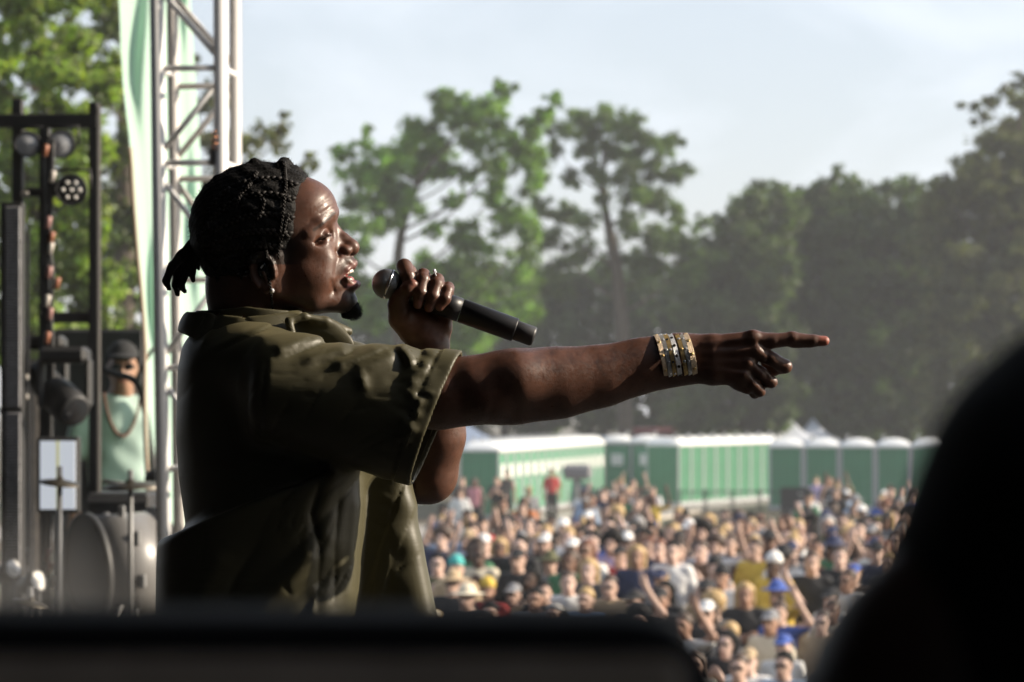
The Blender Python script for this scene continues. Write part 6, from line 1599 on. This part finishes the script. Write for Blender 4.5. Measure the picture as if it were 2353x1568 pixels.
MB().box((0, 0, (z0 + z1_) / 2), (w_, .08, z1_ - z0), bev=.02).build('panel', rig_m, bo); MB().box((0, .25, .02), (w_ * .8, .6, .03)).build('foot', rig_m, bo)
# bent black boom in front of the crew member
bs = at(345, 1500, 14.0); bmo = empty('boom_stand', (bs.x, bs.y, STAGE_Z)); tag(bmo, 'thick black bent boom arm crossing in front of the crew member', 'boom stand')
pts = [at(u, v, 14.0) - bmo.location for u, v in ((236, 850), (275, 862), (305, 872), (322, 895), (333, 940), (343, 1010), (352, 1100), (352, 1300))] + [Vector((.02, 0, .02))]
MB().tube(smooth_path(pts, 5), .017, 8).build('arm', rig_m, bmo); pts = [at(u, v, 14.0) - bmo.location for u, v in ((315, 872), (335, 830), (352, 800))]; MB().tube(smooth_path(pts, 4), .009, 7).build('side_arm', rig_m, bmo)
MB().lathe([(0, .17), (.025, .16), (.03, .03)], (.02, 0, .0), (0, 0, 1), 20).build('foot', rig_m, bmo)
hb = MB().tube([at(236, 1106, 12.9) - bmo.location, at(362, 1124, 12.9) - bmo.location], .011, 7); hb.build('cross_bar', mat('pale bar', (.5, .45, .38), rough=.5), bmo)
ob = at(358, 1100, 13.6); oo = empty('black_ball_lamp', (ob.x, ob.y, STAGE_Z)); tag(oo, 'round black lamp head low beside the truss', 'lamp')
zz = ob.z - STAGE_Z; MB().ball((0, 0, zz), (.055, .055, .05), 14, 10).build('head', rig_m, oo); MB().tube([(0, 0, 0), (0, 0, zz)], .012, 7).build('pole', rig_m, oo); MB().lathe([(0, .13), (.02, .12)], (0, 0, 0), (0, 0, 1), 16).build('foot', rig_m, oo)
# low stage lamps with pale lenses, in the smoke
for u, v, y, lb_ in ((30, 1308, 12.4, 'small floor lamp with bright reflector at the LED tower\'s foot'), (88, 1335, 12.0, 'small floor lamp with pale lens beside the cymbal stand')):
    p = at(u, v, y); o = empty('floor_lamp', (p.x, p.y, STAGE_Z)); tag(o, lb_, 'lamp', 'floor lamps'); z = p.z - STAGE_Z
    MB().lathe([(-.1, .035), (0, .05), (.005, .045)], (0, 0, z), (.7, -.6, .3), 16).build('housing', rig_m, o); MB().lathe([(.004, .044), (.012, .001)], (0, 0, z), (.7, -.6, .3), 14, False).build('lens', mat('led lens', (.8, .78, .74)), o)
    MB().tube([(0, 0, 0), (0, 0, z)], .014, 7).build('post', rig_m, o); MB().box((0, 0, .02), (.2, .2, .03)).build('foot', rig_m, o)
# crew member
cp = at(282, 840, 15.0); hsc = (cp.z - STAGE_Z) / 1.62
o = make_person(cp.x, 15.0, STAGE_Z, .12, hsc, 'down', 'tan', 'mint', False, 'black', False, 'short', 'black', 'cap', 'black', True)
tag(o, 'crew member in mint T-shirt, black cap and beaded necklace behind the lighting rig', 'person')
nk = MB(); 
for k in range(34):
    a = math.pi * (k / 33) ; x = .095 * math.cos(a); zz = 1.47 - .22 * math.sin(a) ** 1.5; nk.ball((x, -.135 + .05 * abs(math.cos(a)), zz), .0095, 6, 4)
neck = nk.build('bead_necklace', mat('brown beads', (.16, .07, .045), rough=.4)); neck.location = o.location; neck.rotation_euler = o.rotation_euler; neck.scale = o.scale
tag(neck, 'brown bead necklace hanging over the crew member\'s mint shirt', 'necklace')
# ------------------------------------------------------------------ close to the camera, out of focus
YF = .92
top = at(0, 1404, YF).z; xr = at(1650, 0, YF).x
cab_o = empty('monitor_wedge', (xr - .62, YF, STAGE_Z)); tag(cab_o, 'dark wedge-shaped stage monitor with brown front, along the bottom edge close to the camera', 'speaker')
H = top - STAGE_Z; HB = H - .34
cabm = mat('speaker black paint', (.012, .011, .011), spec=.2, rough=.9, bump=(120, .4, .003)); tanf = mat('brown grille cloth', (.46, .36, .27), rough=.95, noise=(7, .6), bump=(60, .5, .004))
def wedge(mb, x0, x1, prof, r=.03):
    xs = [x0] + [x1 - r + r * math.sin(a) for a in np.linspace(0, math.pi / 2, 6)]; dz = [0] + [r - r * math.cos(a) for a in np.linspace(0, math.pi / 2, 6)]
    n = len(prof); vs = [(x, y, z - (d if z > HB + .1 else 0)) for x, d in zip(xs, dz) for y, z in prof]; m = len(xs)
    fs = [tuple(reversed(range(n))), tuple((m - 1) * n + i for i in range(n))] + [(k * n + i, k * n + (i + 1) % n, (k + 1) * n + (i + 1) % n, (k + 1) * n + i) for k in range(m - 1) for i in range(n)]
    mb.add(vs, fs, False); return mb
wedge(MB(), -.62, .62, [(.04, HB), (.04, H - .01), (.03, H), (-.035, H), (-.05, H - .012), (-.40, HB + .04), (-.40, HB)]).build('cabinet', cabm, cab_o)
sl = math.atan2(.288, .35); gm_ = MB().box((0, 0, 0), (1.21, .47, .012), Matrix.Rotation(sl, 3, 'X'), bev=.004)
gm_.build('grille_front', tanf, cab_o, (0, -.2416, H - .160))
case = empty('flight_case', (xr - .62, YF - .18, STAGE_Z)); tag(case, 'black case carrying the wedge monitor, below the picture\'s bottom edge', 'case')
MB().box((0, 0, HB / 2 - .002), (1.3, .62, HB - .006), bev=.02).build('box', cabm, case)
for sx in (-1, 1): MB().box((sx * .4, -.315, HB * .6), (.16, .02, .1), bev=.008).build('handle', cabm, case)
# bystander in black beside the camera, seen as a dark shoulder and arm
YB = .62; KS = .86 / YB      # laid out at .62 m, then built at its true size and distance
def LB(u, v, dy=0): return np.array([(u - CX) / F * (YB * 100 + dy), dy, (HOR - v) / F * (YB * 100 + dy)], np.float32)
def by_shirt(P):
    f = s_chain(P, [LB(3250, 1300, 2), LB(2900, 1290, 1), LB(2690, 1280, 0.5), LB(2595, 1350, 0)], [5.6, 5.0, 4.6, 3.9], 3)
    f = smin(f, s_chain(P, [LB(2590, 1310, 0), LB(2490, 1560, -.5), LB(2380, 1900, -1)], [3.3, 3.2, 3.3], 3), 2)
    f = smin(f, s_ell(P, LB(3000, 2350, 3), (9, 10, 16)), 6)
    return f + .12 * np.sin(P[:, 0] * 1.1 + P[:, 2] * .8)
def by_arm(P): 
    f = s_chain(P, [LB(2330, 1420, 0), LB(2235, 1580, -.5), LB(2180, 1750, -1), LB(2110, 2000, -2), LB(1900, 2500, -6)], [2.6, 2.85, 2.9, 2.9, 2.3], 2)
    f = smin(f, s_chain(P, [LB(1900, 2500, -6), LB(1820, 2650, -7.5), LB(1760, 2760, -9)], [2.2, 2.5, 2.1], 1), 1)
    for k in range(4): f = smin(f, s_chain(P, [LB(1770 + k * 55, 2740 + k * 18, -9), LB(1700 + k * 55, 2900 + k * 18, -10.5), LB(1720 + k * 60, 3010 + k * 14, -9)], [.8, .75, .6], .4), .5)
    f = smin(f, s_chain(P, [LB(1900, 2620, -8.5), LB(1950, 2740, -10.5), LB(1900, 2850, -11)], [.95, .85, .7], .4), .6)
    f = smin(f, s_ell(P, LB(3560, 480, 3), (7.4, 9.6, 10.6)), 1); f = smin(f, s_chain(P, [LB(3500, 900, 3), LB(3300, 1500, 2)], [5.2, 6], 3), 2)
    return smin(f, s_ell(P, LB(3580, 640, 8), (5.6, 6.5, 7.5)), 3)
def by_leg(P):
    fz = (STAGE_Z - CAMZ) * 100 / KS; x0 = LB(2980, 0)[0]
    f = s_ell(P, np.array([x0, 3, -30]), (12, 9, 14))
    for s in (-1, 1): f = smin(f, s_chain(P, [np.array([x0 + s * 6, 3, -38]), np.array([x0 + s * 7, 3, -68]), np.array([x0 + s * 8, 5, fz + 5])], [7, 5.5, 4.5], 3), 3)
    return smax(f, fz + 1 - P[:, 2], .5)
by = empty('person', (LB(2980, 0)[0] / 100 * KS, YB * KS, STAGE_Z)); tag(by, 'dark out-of-focus bystander\'s shoulder and arm close to the camera at the right edge', 'person')
def tb(V): return np.asarray(V) * KS / 100 + np.array([0, YB * KS, CAMZ]) - np.array(by.location)
V, Q = surface(by_shirt, (5, -14, -40), (38, 18, 8), .45); obj('shirt', mesh_np('shirt', tb(V), Q), mat('black cotton', (.008, .008, .009), rough=.95), by)
V, Q = surface(by_arm, (0, -16, -26), (36, 18, 20), .4); obj('body', mesh_np('body', tb(V), Q), mat('bystander skin', (.07, .037, .026), rough=.5), by)
V, Q = surface(by_leg, (-6, -16, -110), (42, 22, -14), 1.0); obj('trousers', mesh_np('trousers', tb(V), Q), mat('black trousers', (.012, .012, .013)), by)
hb_ = lambda P: smax(s_ell(P, LB(3560, 460, 2), (8.2, 10.4, 11.4)), (P[:, 1] - 4) * .8 + (2 - P[:, 2]) * .5, .8)
V, Q = surface(hb_, (10, -16, -10), (40, 16, 20), .5); obj('hair', mesh_np('hair', tb(V), Q), hair_m, by)
# ------------------------------------------------------------------ the air
hz = MB().box((0, 640, 24), (1500, 1560, 52)); hz.v = [tuple(v) for v in hz.v]
ho = hz.build('haze', None); tag(ho, kind='stuff')
hm = bpy.data.materials.new('summer haze'); hm.use_nodes = True; n = hm.node_tree.nodes; n.remove(n['Principled BSDF'])
pv = n.new('ShaderNodeVolumePrincipled'); pv.inputs['Color'].default_value = (.93, .95, .97, 1); pv.inputs['Density'].default_value = .0007; pv.inputs['Anisotropy'].default_value = .0
hm.node_tree.links.new(pv.outputs[0], n['Material Output'].inputs['Volume']); ho.data.materials.append(hm)

# stage smoke drifting over the drum kit
sc0 = at(40, 1450, 10.4)
sv = MB().ball((0, 0, 0), (.62, 1.2, .55), 24, 14).build('smoke', None, None, sc0); tag(sv, kind='stuff')
m_ = bpy.data.materials.new('stage smoke'); m_.use_nodes = True; n = m_.node_tree.nodes; l = m_.node_tree.links; n.remove(n['Principled BSDF'])
pv = n.new('ShaderNodeVolumePrincipled'); pv.inputs['Color'].default_value = (.9, .9, .9, 1)
tc_ = n.new('ShaderNodeTexCoord'); mp_ = n.new('ShaderNodeMapping'); mp_.inputs['Location'].default_value = (-1, -1, -1); mp_.inputs['Scale'].default_value = (2, 2, 2); ln = n.new('ShaderNodeVectorMath'); ln.operation = 'LENGTH'
mr = n.new('ShaderNodeMapRange'); mr.inputs['From Min'].default_value = .95; mr.inputs['From Max'].default_value = .2; mr.inputs['To Min'].default_value = 0; mr.inputs['To Max'].default_value = .22
nzs = n.new('ShaderNodeTexNoise'); nzs.inputs['Scale'].default_value = 2.2; nzs.inputs['Detail'].default_value = 3
mu_ = n.new('ShaderNodeMath'); mu_.operation = 'MULTIPLY'
l.new(tc_.outputs['Generated'], mp_.inputs[0]); l.new(mp_.outputs[0], ln.inputs[0]); l.new(ln.outputs['Value'], mr.inputs['Value']); l.new(tc_.outputs['Object'], nzs.inputs['Vector'])
l.new(mr.outputs[0], mu_.inputs[0]); l.new(nzs.outputs['Fac'], mu_.inputs[1]); l.new(mu_.outputs[0], pv.inputs['Density']); l.new(pv.outputs[0], n['Material Output'].inputs['Volume']); sv.data.materials.append(m_)
